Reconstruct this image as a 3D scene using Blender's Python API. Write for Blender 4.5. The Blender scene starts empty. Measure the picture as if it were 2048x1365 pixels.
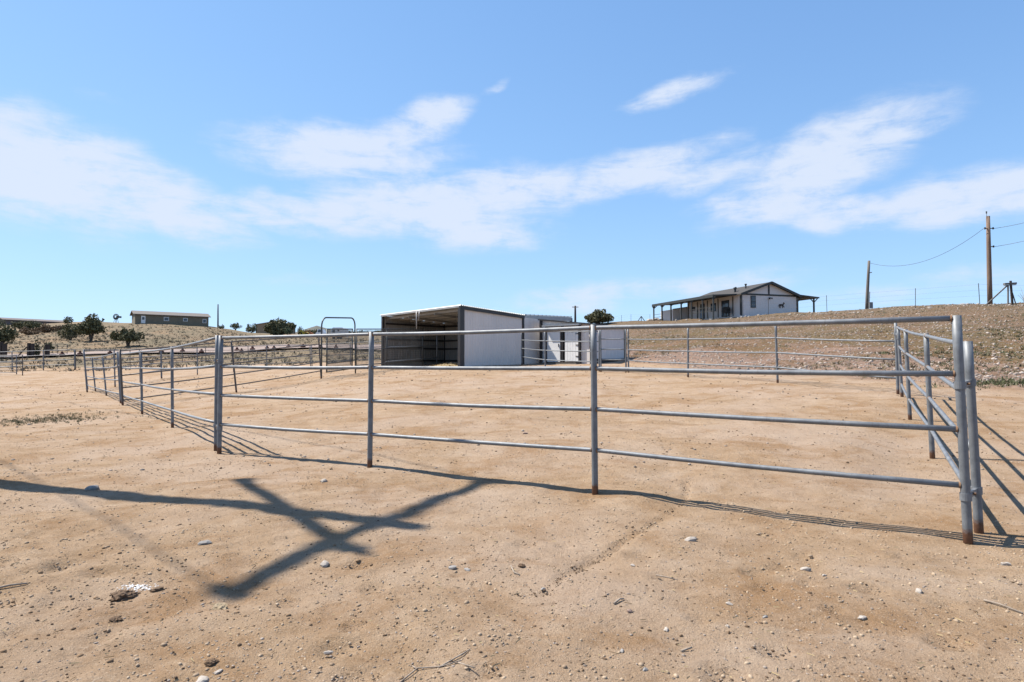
import bpy, math, random
import numpy as np
from mathutils import Vector, Matrix

R = math.radians
rng = np.random.default_rng(7)
random.seed(7)
sc = bpy.context.scene
COL = sc.collection

# ------------------------------------------------------------------ camera
F = 1260.0                      # focal length in pixels of the 2048 px wide photograph
CX, CY = 1024.0, 682.5
PITCH = math.atan((725.0 - CY) / F)
CAMZ = 1.27
cam = bpy.data.cameras.new('camera')
cam.sensor_width = 36.0
cam.lens = F / 2048.0 * 36.0
cam.clip_start = 0.05
cam.clip_end = 20000
cam_o = bpy.data.objects.new('camera', cam)
COL.objects.link(cam_o)
cam_o.location = (0, 0, CAMZ)
cam_o.rotation_euler = (math.pi / 2 + PITCH, 0, 0)
sc.camera = cam_o


def W(px, py, d):
    """point seen at pixel (px, py) of the photograph at depth d (metres along +Y)"""
    a = (px - CX) / F
    b = (CY - py) / F
    fy = math.cos(PITCH) - b * math.sin(PITCH)
    fz = math.sin(PITCH) + b * math.cos(PITCH)
    return Vector((a / fy * d, d, CAMZ + fz / fy * d))


# ------------------------------------------------------------------ sun + sky
SUN_EL = R(55)
SUN_H = Vector((-0.937, 0.350, 0)).normalized()        # horizontal direction towards the sun
sun = bpy.data.lights.new('sun', 'SUN')
sun.energy = 5.0
sun.angle = R(0.53)
sun.color = (1.0, 0.93, 0.83)
sun_o = bpy.data.objects.new('sun', sun)
COL.objects.link(sun_o)
trav = Vector((-SUN_H.x * math.cos(SUN_EL), -SUN_H.y * math.cos(SUN_EL), -math.sin(SUN_EL)))
sun_o.rotation_euler = trav.to_track_quat('-Z', 'Y').to_euler()
sun_o.location = (-30, 10, 40)

sc.view_settings.view_transform = 'Standard'
sc.view_settings.look = 'None'
sc.view_settings.gamma = 1.0
sc.view_settings.use_curve_mapping = False
sc.view_settings.exposure = 1.0
SKY_STRENGTH = 0.12

world = bpy.data.worlds.new('World')
sc.world = world
world.use_nodes = True


def build_world():
    nt = world.node_tree
    N, L = nt.nodes, nt.links
    N.clear()
    out = N.new('ShaderNodeOutputWorld')
    bg = N.new('ShaderNodeBackground')
    bg.inputs['Strength'].default_value = SKY_STRENGTH
    sky = N.new('ShaderNodeTexSky')
    sky.sky_type = 'NISHITA'
    sky.sun_disc = False
    sky.sun_elevation = SUN_EL
    sky.sun_rotation = math.atan2(SUN_H.x, SUN_H.y)
    sky.altitude = 1400
    sky.air_density = 1.0
    sky.dust_density = 0.35
    sky.ozone_density = 2.2
    tc = N.new('ShaderNodeTexCoord')
    sep = N.new('ShaderNodeSeparateXYZ')
    L.new(tc.outputs['Generated'], sep.inputs[0])

    def math_n(op, a, b=None, c=None):
        m = N.new('ShaderNodeMath')
        m.operation = op
        for i, v in enumerate((a, b, c)):
            if v is None:
                continue
            if isinstance(v, (int, float)):
                m.inputs[i].default_value = v
            else:
                L.new(v, m.inputs[i])
        return m.outputs[0]
    az = math_n('ARCTAN2', sep.outputs['X'], sep.outputs['Y'])
    el = math_n('ARCSINE', sep.outputs['Z'])
    comb = N.new('ShaderNodeCombineXYZ')
    L.new(az, comb.inputs[0])
    L.new(el, comb.inputs[1])
    # slow warp so the cloud edges wander
    wn = N.new('ShaderNodeTexNoise')
    wn.inputs['Scale'].default_value = 7.0
    wn.inputs['Detail'].default_value = 3.0
    L.new(comb.outputs[0], wn.inputs['Vector'])
    wsub = N.new('ShaderNodeVectorMath')
    wsub.operation = 'SUBTRACT'
    L.new(wn.outputs['Color'], wsub.inputs[0])
    wsub.inputs[1].default_value = (0.5, 0.5, 0.5)
    wsc = N.new('ShaderNodeVectorMath')
    wsc.operation = 'MULTIPLY'
    wsc.inputs[1].default_value = (0.10, 0.04, 0)
    L.new(wsub.outputs[0], wsc.inputs[0])
    wadd = N.new('ShaderNodeVectorMath')
    wadd.operation = 'ADD'
    L.new(comb.outputs[0], wadd.inputs[0])
    L.new(wsc.outputs[0], wadd.inputs[1])
    P = wadd.outputs[0]

    def azel(px, py):
        v = W(px, py, 1.0) - Vector((0, 0, CAMZ))
        v.normalize()
        return math.atan2(v.x, v.y), math.asin(v.z)
    # cloud banks: centre (photo pixels), half axes (pixels), tilt (deg, clockwise down to the right), weight
    banks = [(90, 335, 250, 95, 12, 1.0), (330, 395, 200, 62, 20, .95), (520, 432, 150, 30, 14, .8),
             (690, 305, 250, 60, 2, .85), (880, 228, 80, 40, -20, .9), (800, 275, 140, 40, -18, .8),
             (985, 166, 40, 14, -22, .5),
             (860, 425, 240, 72, 8, .95), (700, 440, 190, 42, 6, .75), (1040, 385, 180, 50, -6, .9),
             (980, 470, 150, 34, 4, .8), (1260, 345, 220, 44, -12, .85), (1430, 345, 150, 38, -6, .7), (620, 425, 150, 34, 8, .75),
             (1640, 335, 230, 70, -22, .95), (1780, 265, 110, 36, -12, .8), (1560, 410, 160, 46, 0, .9),
             (1680, 432, 170, 36, 4, .85), (1920, 395, 200, 52, -8, .9), (2080, 370, 160, 46, -8, .9),
             (1345, 182, 115, 22, -10, .75), (1180, 595, 210, 34, -4, .62), (1440, 570, 200, 30, -4, .62),
             (1720, 590, 140, 24, 0, .5), (1960, 560, 160, 26, 0, .45), (-250, 330, 300, 80, -6, .95),
             (2420, 420, 260, 60, -6, .9), (180, 190, 70, 14, 6, .35), (640, 560, 260, 18, 0, .3)]
    # the same kind of banks go on round the sky
    for k in range(14):
        banks.append(('free', R(60 + 22 * k + 9 * math.sin(k * 2.1)), R(12 + 20 * abs(math.sin(k * 1.7))),
                      .25 + .1 * math.sin(k), .055, R(10 * math.sin(k * 3)), .85))
    acc = None
    for b in banks:
        if b[0] == 'free':
            a0, e0, sa, sb, rot, wgt = b[1:]
            if a0 > math.pi:
                a0 -= 2 * math.pi
        else:
            a0, e0 = azel(b[0], b[1])
            sa, sb, rot, wgt = 1.12 * b[2] / F, 1.15 * b[3] / F, -R(b[4]), b[5]
            sa *= math.cos(a0)
        mp = N.new('ShaderNodeMapping')
        mp.vector_type = 'TEXTURE'
        mp.inputs['Location'].default_value = (a0, e0, 0)
        mp.inputs['Rotation'].default_value = (0, 0, rot)
        mp.inputs['Scale'].default_value = (sa, sb, 1)
        L.new(P, mp.inputs['Vector'])
        ln = N.new('ShaderNodeVectorMath')
        ln.operation = 'LENGTH'
        L.new(mp.outputs[0], ln.inputs[0])
        mr = N.new('ShaderNodeMapRange')
        mr.interpolation_type = 'SMOOTHSTEP'
        mr.inputs['From Min'].default_value = 1.35
        mr.inputs['From Max'].default_value = 0.15
        mr.inputs['To Min'].default_value = 0
        mr.inputs['To Max'].default_value = wgt
        L.new(ln.outputs['Value'], mr.inputs['Value'])
        acc = mr.outputs[0] if acc is None else math_n('MAXIMUM', acc, mr.outputs[0])
    # wispy texture, streaked sideways
    mp2 = N.new('ShaderNodeMapping')
    mp2.inputs['Scale'].default_value = (6.5, 25.0, 1)
    mp2.inputs['Rotation'].default_value = (0, 0, R(-7))
    L.new(comb.outputs[0], mp2.inputs['Vector'])
    n1 = N.new('ShaderNodeTexNoise')
    n1.inputs['Scale'].default_value = 1.6
    n1.inputs['Detail'].default_value = 12.0
    n1.inputs['Roughness'].default_value = 0.66
    n1.inputs['Distortion'].default_value = 0.35
    L.new(mp2.outputs[0], n1.inputs['Vector'])
    n2 = N.new('ShaderNodeTexNoise')
    n2.inputs['Scale'].default_value = 15.0
    n2.inputs['Detail'].default_value = 10.0
    n2.inputs['Roughness'].default_value = 0.62
    L.new(comb.outputs[0], n2.inputs['Vector'])
    tex = math_n('ADD', math_n('MULTIPLY', math_n('SUBTRACT', n1.outputs['Fac'], .5), 1.35),
                 math_n('MULTIPLY', math_n('SUBTRACT', n2.outputs['Fac'], .5), .85))
    dens = math_n('ADD', acc, math_n('MULTIPLY', tex, math_n('ADD', math_n('MULTIPLY', acc, 1.35), .16)))
    mr = N.new('ShaderNodeMapRange')
    mr.interpolation_type = 'SMOOTHSTEP'
    mr.inputs['From Min'].default_value = 0.16
    mr.inputs['From Max'].default_value = 0.95
    mr.inputs['To Max'].default_value = 0.9
    L.new(dens, mr.inputs['Value'])
    mix = N.new('ShaderNodeMix')
    mix.data_type = 'RGBA'
    L.new(mr.outputs[0], mix.inputs['Factor'])
    # soft shoulder on the clear sky, the way a camera rolls off the bright horizon
    def vmath(op, a, b):
        q = N.new('ShaderNodeVectorMath')
        q.operation = op
        for i, val in enumerate((a, b)):
            if isinstance(val, tuple):
                q.inputs[i].default_value = val
            else:
                L.new(val, q.inputs[i])
        return q.outputs[0]
    num = vmath('MULTIPLY', sky.outputs[0], (1.13, 1.484, 1.93))
    den = vmath('ADD', vmath('MULTIPLY', sky.outputs[0], (.257, .257, .257)), (1, 1, 1))
    L.new(vmath('DIVIDE', num, den), mix.inputs['A'])
    mix.inputs['B'].default_value = (3.15, 3.5, 4.15, 1)
    L.new(mix.outputs['Result'], bg.inputs['Color'])
    L.new(bg.outputs[0], out.inputs[0])


build_world()

# ------------------------------------------------------------------ materials
MATS = {}
KA = 0.64          # all albedos sit on the dark side; the picture is exposed one stop up


def new_mat(name):
    m = bpy.data.materials.new(name)
    m.use_nodes = True
    nt = m.node_tree
    bs = nt.nodes['Principled BSDF']
    MATS[name] = m
    return m, nt, bs


def ramp(nt, fac, stops):
    r = nt.nodes.new('ShaderNodeValToRGB')
    cr = r.color_ramp
    while len(cr.elements) < len(stops):
        cr.elements.new(0.5)
    for e, (p, c) in zip(cr.elements, stops):
        e.position = p
        e.color = (*c, 1) if len(c) == 3 else c
    nt.links.new(fac, r.inputs[0])
    return r.outputs[0]


def noise(nt, vec, scale, detail=4, rough=0.55, dist=0.0):
    n = nt.nodes.new('ShaderNodeTexNoise')
    n.inputs['Scale'].default_value = scale
    n.inputs['Detail'].default_value = detail
    n.inputs['Roughness'].default_value = rough
    n.inputs['Distortion'].default_value = dist
    nt.links.new(vec, n.inputs['Vector'])
    return n.outputs['Fac']


def mixc(nt, fac, a, b, mode='MIX'):
    m = nt.nodes.new('ShaderNodeMix')
    m.data_type = 'RGBA'
    m.blend_type = mode
    for key, v in (('Factor', fac), ('A', a), ('B', b)):
        if isinstance(v, (int, float)):
            m.inputs[key].default_value = v
        elif isinstance(v, tuple):
            m.inputs[key].default_value = (*v, 1)
        else:
            nt.links.new(v, m.inputs[key])
    return m.outputs['Result']


def bump(nt, bs, h, strength, dist):
    b = nt.nodes.new('ShaderNodeBump')
    b.inputs['Strength'].default_value = strength
    b.inputs['Distance'].default_value = dist
    nt.links.new(h, b.inputs['Height'])
    nt.links.new(b.outputs[0], bs.inputs['Normal'])


def simple(name, c1, c2=None, rough=0.7, metal=0.0, scale=6.0, bstr=0.0, bdist=0.01, stretch=None):
    """two-tone noisy surface in world-ish (object) coordinates"""
    m, nt, bs = new_mat(name)
    tc = nt.nodes.new('ShaderNodeTexCoord')
    vec = tc.outputs['Object']
    if stretch:
        mp = nt.nodes.new('ShaderNodeMapping')
        mp.inputs['Scale'].default_value = stretch
        nt.links.new(vec, mp.inputs[0])
        vec = mp.outputs[0]
    f = noise(nt, vec, scale, 5, 0.6)
    c2 = c2 or tuple(c * 0.78 for c in c1)
    c1, c2 = tuple(c * KA for c in c1), tuple(c * KA for c in c2)
    nt.links.new(ramp(nt, f, [(0.32, c1), (0.68, c2)]), bs.inputs['Base Color'])
    bs.inputs['Roughness'].default_value = rough
    bs.inputs['Metallic'].default_value = metal
    if bstr:
        bump(nt, bs, f, bstr, bdist)
    return m


def pipe_material(name, c1, c2, rust_low, metal=0.25, rough=0.56):
    m, nt, bs = new_mat(name)
    tc = nt.nodes.new('ShaderNodeTexCoord')
    vec = tc.outputs['Object']
    f = noise(nt, vec, 9.0, 6, 0.65)
    col = ramp(nt, f, [(0.3, c1), (0.7, c2)])
    mp = nt.nodes.new('ShaderNodeMapping')
    mp.inputs['Scale'].default_value = (60, 60, 8)
    nt.links.new(vec, mp.inputs[0])
    scr = noise(nt, mp.outputs[0], 1.0, 3, 0.6)
    col = mixc(nt, ramp(nt, scr, [(0.56, (0, 0, 0)), (0.70, (.6, .6, .6))]), col, (0.10, 0.10, 0.10))
    rust = noise(nt, vec, 26.0, 5, 0.7)
    col = mixc(nt, ramp(nt, rust, [(0.72, (0, 0, 0)), (0.82, (.8, .8, .8))]), col, (0.12, 0.065, 0.035))
    if rust_low:      # the foot of a post stands in the soil and has rusted: attribute 'foot' = height above ground
        at = nt.nodes.new('ShaderNodeAttribute')
        at.attribute_name = 'foot'
        ad = nt.nodes.new('ShaderNodeMath')
        ad.operation = 'ADD'
        nt.links.new(at.outputs['Fac'], ad.inputs[0])
        sb = nt.nodes.new('ShaderNodeMath')
        sb.operation = 'MULTIPLY'
        sb.inputs[1].default_value = 0.09
        nt.links.new(rust, sb.inputs[0])
        nt.links.new(sb.outputs[0], ad.inputs[1])
        mr = nt.nodes.new('ShaderNodeMapRange')
        mr.inputs['From Min'].default_value = 0.15
        mr.inputs['From Max'].default_value = 0.12
        nt.links.new(ad.outputs[0], mr.inputs['Value'])
        rc = ramp(nt, noise(nt, vec, 40, 4, .7), [(0.3, (0.075, 0.036, 0.022)), (0.7, (0.14, 0.068, 0.038))])
        col = mixc(nt, mr.outputs[0], col, rc)
    nt.links.new(col, bs.inputs['Base Color'])
    bs.inputs['Metallic'].default_value = metal
    bs.inputs['Roughness'].default_value = rough
    bump(nt, bs, rust, 0.15, 0.002)
    return m


M_PIPE = pipe_material('galvanised_pipe', (0.185, 0.200, 0.216), (0.098, 0.108, 0.120), True)
M_RAIL = pipe_material('galvanised_rail', (0.195, 0.210, 0.226), (0.108, 0.118, 0.131), False)
M_DARKPIPE = pipe_material('weathered_pipe', (0.075, 0.068, 0.062), (0.12, 0.10, 0.088), True, 0.35, 0.55)
M_DARKRAIL = pipe_material('weathered_rail', (0.085, 0.078, 0.072), (0.13, 0.112, 0.10), False, 0.35, 0.55)
M_RUST = simple('weld_rust', (0.20, 0.10, 0.055), (0.30, 0.19, 0.11), 0.9, 0.1, 60, .4, .002)
M_GATE = simple('dark_green_grey_pipe', (0.07, 0.085, 0.085), (0.11, 0.12, 0.12), 0.5, 0.3, 12)
M_TRIM = simple('dark_brown_metal_trim', (0.035, 0.032, 0.033), (0.05, 0.045, 0.044), 0.45, 0.0, 5)
M_WHITE = simple('white_metal_siding', (0.98, 0.925, 0.88), (0.90, 0.85, 0.81), 0.5, 0.0, 2.2, stretch=(1, 1, .3))
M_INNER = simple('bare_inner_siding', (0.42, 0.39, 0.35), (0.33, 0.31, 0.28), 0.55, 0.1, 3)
M_ROOFMETAL = simple('grey_metal_roof', (0.46, 0.49, 0.52), (0.38, 0.41, 0.44), 0.4, 0.3, 4)
M_PURLIN = simple('light_galvanised_purlin', (0.58, 0.58, 0.57), (0.48, 0.48, 0.47), 0.5, 0.2, 8)
M_HWALL = simple('warm_white_house_siding', (1.0, 0.94, 0.91), (0.94, 0.88, 0.85), 0.7, 0.0, 1.2)
M_HTRIM = simple('dark_green_black_trim', (0.035, 0.04, 0.04), (0.05, 0.052, 0.05), 0.55, 0.0, 4)
M_HROOF = simple('brown_shingle_roof', (0.05, 0.046, 0.043), (0.075, 0.068, 0.062), 0.9, 0.0, 12, .3, .02)
M_GLASS = simple('window_glass', (0.05, 0.07, 0.10), (0.09, 0.12, 0.16), 0.08, 0.0, 1.0)
M_BLUE = simple('light_blue_panel', (0.25, 0.40, 0.58), (0.20, 0.34, 0.50), 0.4, 0.0, 2.0)
M_TANWALL = simple('olive_tan_siding', (0.27, 0.23, 0.16), (0.23, 0.195, 0.14), 0.8, 0.0, 1.0)
M_TANMETAL = simple('tan_metal_siding', (0.44, 0.31, 0.19), (0.38, 0.27, 0.17), 0.7, 0.0, .6)
M_GREYROOF = simple('grey_brown_roof', (0.22, 0.19, 0.17), (0.17, 0.15, 0.14), 0.85, 0.0, 3)
M_WHITEPAINT = simple('white_paint', (1.2, 1.19, 1.16), (1.08, 1.07, 1.05), 0.45, 0.0, 3)
M_WOOD = simple('weathered_pole_wood', (0.20, 0.125, 0.085), (0.30, 0.21, 0.155), 0.9, 0.0, 3.5, .5, .01, (8, 8, .5))
M_GREYWOOD = simple('grey_weathered_wood', (0.14, 0.125, 0.11), (0.24, 0.215, 0.19), 0.95, 0.0, 4, .5, .01, (6, 6, .6))
M_TIE = simple('creosote_tie_wood', (0.055, 0.04, 0.035), (0.10, 0.075, 0.06), 0.95, 0.0, 5, .5, .01)
M_WIRE = simple('steel_wire', (0.10, 0.10, 0.10), (0.16, 0.155, 0.15), 0.5, 0.5, 10)
M_TPOST = simple('green_steel_post', (0.055, 0.06, 0.055), (0.10, 0.085, 0.075), 0.7, 0.3, 10)
M_BARK = simple('juniper_bark', (0.13, 0.095, 0.07), (0.21, 0.16, 0.125), 0.95, 0.0, 6, .6, .03, (4, 4, .7))
M_STONE = simple('pale_stone', (0.56, 0.50, 0.44), (0.36, 0.31, 0.26), 0.9, 0.0, 25, .4, .004)
M_STONE2 = simple('grey_stone', (0.40, 0.38, 0.36), (0.28, 0.26, 0.24), 0.9, 0.0, 25, .4, .004)
M_STONE3 = simple('reddish_stone', (0.42, 0.30, 0.24), (0.33, 0.22, 0.17), 0.9, 0.0, 25, .4, .004)
M_CLOD = simple('dung_and_soil_clod', (0.20, 0.125, 0.07), (0.12, 0.075, 0.045), 1.0, 0.0, 45, .8, .006)
M_STRAW = simple('dry_straw', (0.55, 0.43, 0.24), (0.40, 0.30, 0.16), 0.9, 0.0, 30)
M_TWIG = simple('dry_twig', (0.46, 0.39, 0.32), (0.28, 0.22, 0.17), 0.95, 0.0, 30)
M_YELLOW = simple('yellow_machine_paint', (0.62, 0.50, 0.04), (0.55, 0.42, 0.04), 0.45, 0.0, 3)
M_ORANGE = simple('orange_machine_paint', (0.65, 0.22, 0.04), (0.55, 0.18, 0.04), 0.5, 0.0, 3)
M_RUBBER = simple('black_rubber', (0.03, 0.03, 0.03), (0.05, 0.048, 0.045), 0.85, 0.0, 10)
M_RUSTY = simple('rust_red_block', (0.16, 0.06, 0.045), (0.10, 0.045, 0.035), 0.95, 0.0, 8, .5, .03)
M_PLASTIC = simple('blue_grey_plastic', (0.11, 0.14, 0.18), (0.09, 0.115, 0.15), 0.55, 0.0, 5)
M_GRAVELROAD = simple('pink_gravel_road', (0.36, 0.275, 0.235), (0.30, 0.23, 0.195), 0.95, 0.0, .5)
M_HILLS = simple('juniper_covered_hills', (0.075, 0.085, 0.065), (0.14, 0.125, 0.10), 1.0, 0.0, .012)


def leaf_material(name, c1, c2):
    m, nt, bs = new_mat(name)
    tc = nt.nodes.new('ShaderNodeTexCoord')
    f = noise(nt, tc.outputs['Object'], 1.3, 4, 0.7)
    g = nt.nodes.new('ShaderNodeNewGeometry')
    mx = nt.nodes.new('ShaderNodeMath')
    mx.operation = 'MULTIPLY_ADD'
    nt.links.new(g.outputs['Random Per Island'], mx.inputs[0])
    mx.inputs[1].default_value = 0.4
    nt.links.new(f, mx.inputs[2])
    nt.links.new(ramp(nt, mx.outputs[0], [(0.45, c1), (0.95, c2)]), bs.inputs['Base Color'])
    bs.inputs['Roughness'].default_value = 0.8
    return m


M_JUNIPER = leaf_material('juniper_foliage', (0.046, 0.050, 0.023), (0.165, 0.156, 0.070))
M_PALEBUSH = leaf_material('pale_desert_bush_foliage', (0.07, 0.075, 0.04), (0.13, 0.12, 0.06))
M_TUFT = leaf_material('dry_grass_blades', (0.11, 0.085, 0.048), (0.18, 0.145, 0.08))
M_GREENTUFT = leaf_material('green_weed_blades', (0.05, 0.06, 0.025), (0.09, 0.095, 0.036))


def ground_material():
    m, nt, bs = new_mat('pen_dirt_and_hillside')
    L = nt.links
    tc = nt.nodes.new('ShaderNodeTexCoord')
    v = tc.outputs['Object']
    big = noise(nt, v, 0.35, 5, 0.6, .4)
    mid = noise(nt, v, 2.6, 6, 0.65)
    fine = noise(nt, v, 26.0, 7, 0.72)
    grit = noise(nt, v, 120.0, 4, 0.75)
    med = noise(nt, v, 0.95, 6, .68, .5)
    dirt = ramp(nt, mid, [(0.26, (0.184, 0.114, 0.063)), (0.42, (0.249, 0.170, 0.103)), (0.56, (0.284, 0.200, 0.128)), (0.74, (0.332, 0.248, 0.172))])
    dirt = mixc(nt, ramp(nt, big, [(0.44, (0, 0, 0)), (0.60, (.7, .7, .7))]), dirt, (0.314, 0.238, 0.178))
    dirt = mixc(nt, ramp(nt, med, [(0.51, (0, 0, 0)), (0.64, (.85, .85, .85))]), dirt, (0.211, 0.126, 0.063))
    dirt = mixc(nt, ramp(nt, med, [(0.34, (.6, .6, .6)), (0.45, (0, 0, 0))]), dirt, (0.323, 0.248, 0.184))
    lump = noise(nt, v, 7.5, 6, .7)
    dirt = mixc(nt, ramp(nt, lump, [(0.30, (.6, .6, .6)), (0.42, (0, 0, 0))]), dirt, (0.156, 0.094, 0.050))
    dirt = mixc(nt, ramp(nt, lump, [(0.60, (0, 0, 0)), (0.72, (.6, .6, .6))]), dirt, (0.362, 0.282, 0.207))
    dirt = mixc(nt, ramp(nt, fine, [(0.31, (.45, .45, .45)), (0.41, (0, 0, 0))]), dirt, (0.129, 0.078, 0.045))
    dirt = mixc(nt, ramp(nt, grit, [(0.57, (0, 0, 0)), (0.66, (.8, .8, .8))]), dirt, (0.431, 0.346, 0.267))
    dirt = mixc(nt, ramp(nt, grit, [(0.32, (.6, .6, .6)), (0.38, (0, 0, 0))]), dirt, (0.112, 0.071, 0.045))
    # stony hillside
    hn = noise(nt, v, 0.33, 6, 0.7, .5)
    hf = noise(nt, v, 5.5, 6, 0.75)
    at = nt.nodes.new('ShaderNodeAttribute')
    at.attribute_name = 'zone'
    sep = nt.nodes.new('ShaderNodeSeparateColor')
    L.new(at.outputs['Color'], sep.inputs[0])
    hb = nt.nodes.new('ShaderNodeMath')          # soil changes up the slope, with ragged borders
    hb.operation = 'MULTIPLY_ADD'
    L.new(hn, hb.inputs[0])
    hb.inputs[1].default_value = 0.75
    L.new(sep.outputs['Blue'], hb.inputs[2])
    hill = ramp(nt, hb.outputs[0], [(0.30, (0.26, 0.175, 0.118)), (0.50, (0.185, 0.122, 0.092)), (0.60, (0.125, 0.072, 0.034)), (0.70, (0.092, 0.066, 0.028)),
                                    (0.80, (0.130, 0.082, 0.050)), (1.0, (0.115, 0.080, 0.045))])
    hill = mixc(nt, ramp(nt, noise(nt, v, 1.2, 5, .7), [(0.57, (0, 0, 0)), (0.68, (.6, .6, .6))]), hill, (0.078, 0.066, 0.027))
    hill = mixc(nt, ramp(nt, hf, [(0.38, (.85, .85, .85)), (0.50, (0, 0, 0))]), hill, (0.050, 0.036, 0.024))
    hill = mixc(nt, ramp(nt, noise(nt, v, 9.0, 5, .7), [(0.56, (0, 0, 0)), (0.64, (.85, .85, .85))]), hill, (0.31, 0.255, 0.21))
    # dry pasture
    fn = noise(nt, v, 0.14, 6, 0.7, .6)
    ff = noise(nt, v, 1.7, 6, 0.75)
    field = ramp(nt, fn, [(0.32, (0.125, 0.105, 0.066)), (0.5, (0.18, 0.138, 0.090)), (0.68, (0.24, 0.155, 0.090))])
    field = mixc(nt, ramp(nt, ff, [(0.38, (.75, .75, .75)), (0.54, (0, 0, 0))]), field, (0.058, 0.05, 0.031))

    def edge(ch):
        a = nt.nodes.new('ShaderNodeMath')
        a.operation = 'MULTIPLY_ADD'
        L.new(mid, a.inputs[0])
        a.inputs[1].default_value = 0.7
        L.new(sep.outputs[ch], a.inputs[2])
        return ramp(nt, a.outputs[0], [(0.70, (0, 0, 0)), (1.0, (1, 1, 1))])
    col = mixc(nt, edge('Green'), dirt, field)
    col = mixc(nt, edge('Red'), col, hill)
    L.new(col, bs.inputs['Base Color'])
    bs.inputs['Roughness'].default_value = 0.95
    bs.inputs['Specular IOR Level'].default_value = 0.12
    b1 = nt.nodes.new('ShaderNodeMath')
    b1.operation = 'MULTIPLY_ADD'
    L.new(fine, b1.inputs[0])
    b1.inputs[1].default_value = 1.0
    L.new(lump, b1.inputs[2])
    b2 = nt.nodes.new('ShaderNodeMath')
    b2.operation = 'MULTIPLY_ADD'
    L.new(grit, b2.inputs[0])
    b2.inputs[1].default_value = 0.42
    L.new(b1.outputs[0], b2.inputs[2])
    bump(nt, bs, b2.outputs[0], 0.9, 0.022)
    return m


M_GROUND = ground_material()

# ------------------------------------------------------------------ terrain height
# for columns of the view: (depth, pixel row where the ground lies at that depth)
COLS = {
    -250: [(9, 903), (29, 785), (40, 757), (52, 740), (70, 715), (90, 692), (110, 676), (140, 662), (180, 650), (600, 690)],
    0: [(9, 903), (29, 783), (40, 757), (52, 740), (70, 715), (90, 692), (110, 676), (140, 662), (180, 650), (260, 652), (700, 690)],
    170: [(9, 903), (24, 786), (29, 778), (52, 740), (70, 715), (90, 689), (110, 671), (130, 656), (160, 644), (200, 646), (700, 690)],
    300: [(9, 903), (17, 814), (34, 759), (52, 735), (70, 712), (85, 693), (105, 674), (125, 655), (136, 647), (160, 646), (200, 650), (700, 690)],
    437: [(8.7, 905), (19, 790), (30, 762), (36, 750), (52, 732), (70, 712), (85, 696), (105, 680), (125, 663), (142, 653), (165, 655), (220, 668), (700, 690)],
    500: [(8.7, 905), (20, 783), (30, 758), (36, 748), (52, 730), (70, 711), (85, 697), (105, 685), (125, 676), (150, 670), (220, 667), (500, 680)],
    560: [(8.5, 910), (20, 780), (27, 757), (36, 745), (52, 729), (70, 710), (85, 697), (110, 686), (150, 674), (200, 668), (400, 668), (900, 680)],
    650: [(8, 922), (20, 775), (25, 754), (36, 741), (50, 727), (70, 708), (85, 698), (110, 687), (150, 676), (200, 670), (400, 669), (900, 680)],
    760: [(7.5, 937), (20, 765), (28, 744), (33, 733), (50, 722), (70, 707), (85, 698), (110, 687), (150, 676), (200, 670), (400, 669), (900, 680)],
    925: [(6.8, 960), (14, 808), (20, 763), (28.4, 733), (40, 725), (70, 708), (110, 690), (200, 672), (900, 684)],
    1100: [(6.2, 980), (12, 828), (20, 760), (29, 732), (40, 722), (70, 690), (100, 662), (140, 656), (900, 690)],
    1250: [(6, 985), (12, 826), (20, 758), (24, 743), (30, 728), (45, 694), (60, 668), (80, 650), (100, 644), (130, 648), (900, 700)],
    1376: [(5.8, 1000), (12, 822), (20, 755), (24, 741), (35, 704), (50, 669), (70, 647), (90, 641), (98, 643), (130, 655), (900, 700)],
    1553: [(5.4, 1020), (11, 832), (16.7, 764), (20, 749), (30, 704), (45, 659), (60, 636), (70, 629.5), (78, 628), (92, 630), (130, 650), (900, 700)],
    1700: [(5, 1045), (10, 850), (15, 775), (18, 757), (25, 715), (35, 671), (45, 642), (55, 625), (62, 620), (80, 624), (130, 650), (900, 700)],
    1800: [(4.8, 1058), (8, 918), (11, 832), (13.5, 785), (18, 755), (25, 711), (35, 664), (45, 632), (53, 618), (58, 616), (80, 622), (130, 650), (900, 700)],
    1930: [(4.5, 1083), (8, 912), (10.5, 840), (13, 797), (17, 757), (22, 724), (30, 675), (40, 633), (48, 613), (53, 610), (75, 616), (130, 645), (900, 700)],
    2048: [(4.5, 1083), (8, 908), (10, 848), (12.5, 800), (15, 766), (20, 724), (30, 666), (40, 625), (47, 609), (52, 607), (75, 614), (130, 645), (900, 700)],
    2300: [(4.5, 1083), (8, 905), (10, 845), (12.5, 798), (15, 764), (20, 722), (30, 662), (40, 622), (47, 607), (52, 606), (75, 612), (130, 645), (900, 700)],
}
DG = np.concatenate([np.linspace(0, 4, 10, endpoint=False), np.geomspace(4, 4000, 260)])
colx = sorted(COLS)
ztab = []
for cx_ in colx:
    ds, zs = [0.0, 3.5], [0.0, 0.0]
    for d, y in COLS[cx_]:
        ds.append(d)
        zs.append(W(cx_, y, d).z)
    ds.append(4000)
    zs.append(W(cx_, COLS[cx_][-1][1], 4000).z)
    ztab.append(np.interp(DG, ds, zs))
ztab = np.array(ztab)
UG = np.linspace((-250 - CX) / F, (2300 - CX) / F, 300)
uk = (np.array(colx) - CX) / F
ZT = np.stack([np.interp(UG, uk, ztab[:, j]) for j in range(len(DG))], axis=1)


def blur(a, n, axis):
    k = np.exp(-0.5 * (np.arange(-n, n + 1) / (n / 2)) ** 2)
    k /= k.sum()
    pad = [(0, 0), (0, 0)]
    pad[axis] = (n, n)
    b = np.pad(a, pad, mode='edge')
    return np.apply_along_axis(lambda r: np.convolve(r, k, 'valid'), axis, b)


ZT = blur(blur(ZT, 7, 0), 4, 1)


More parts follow.
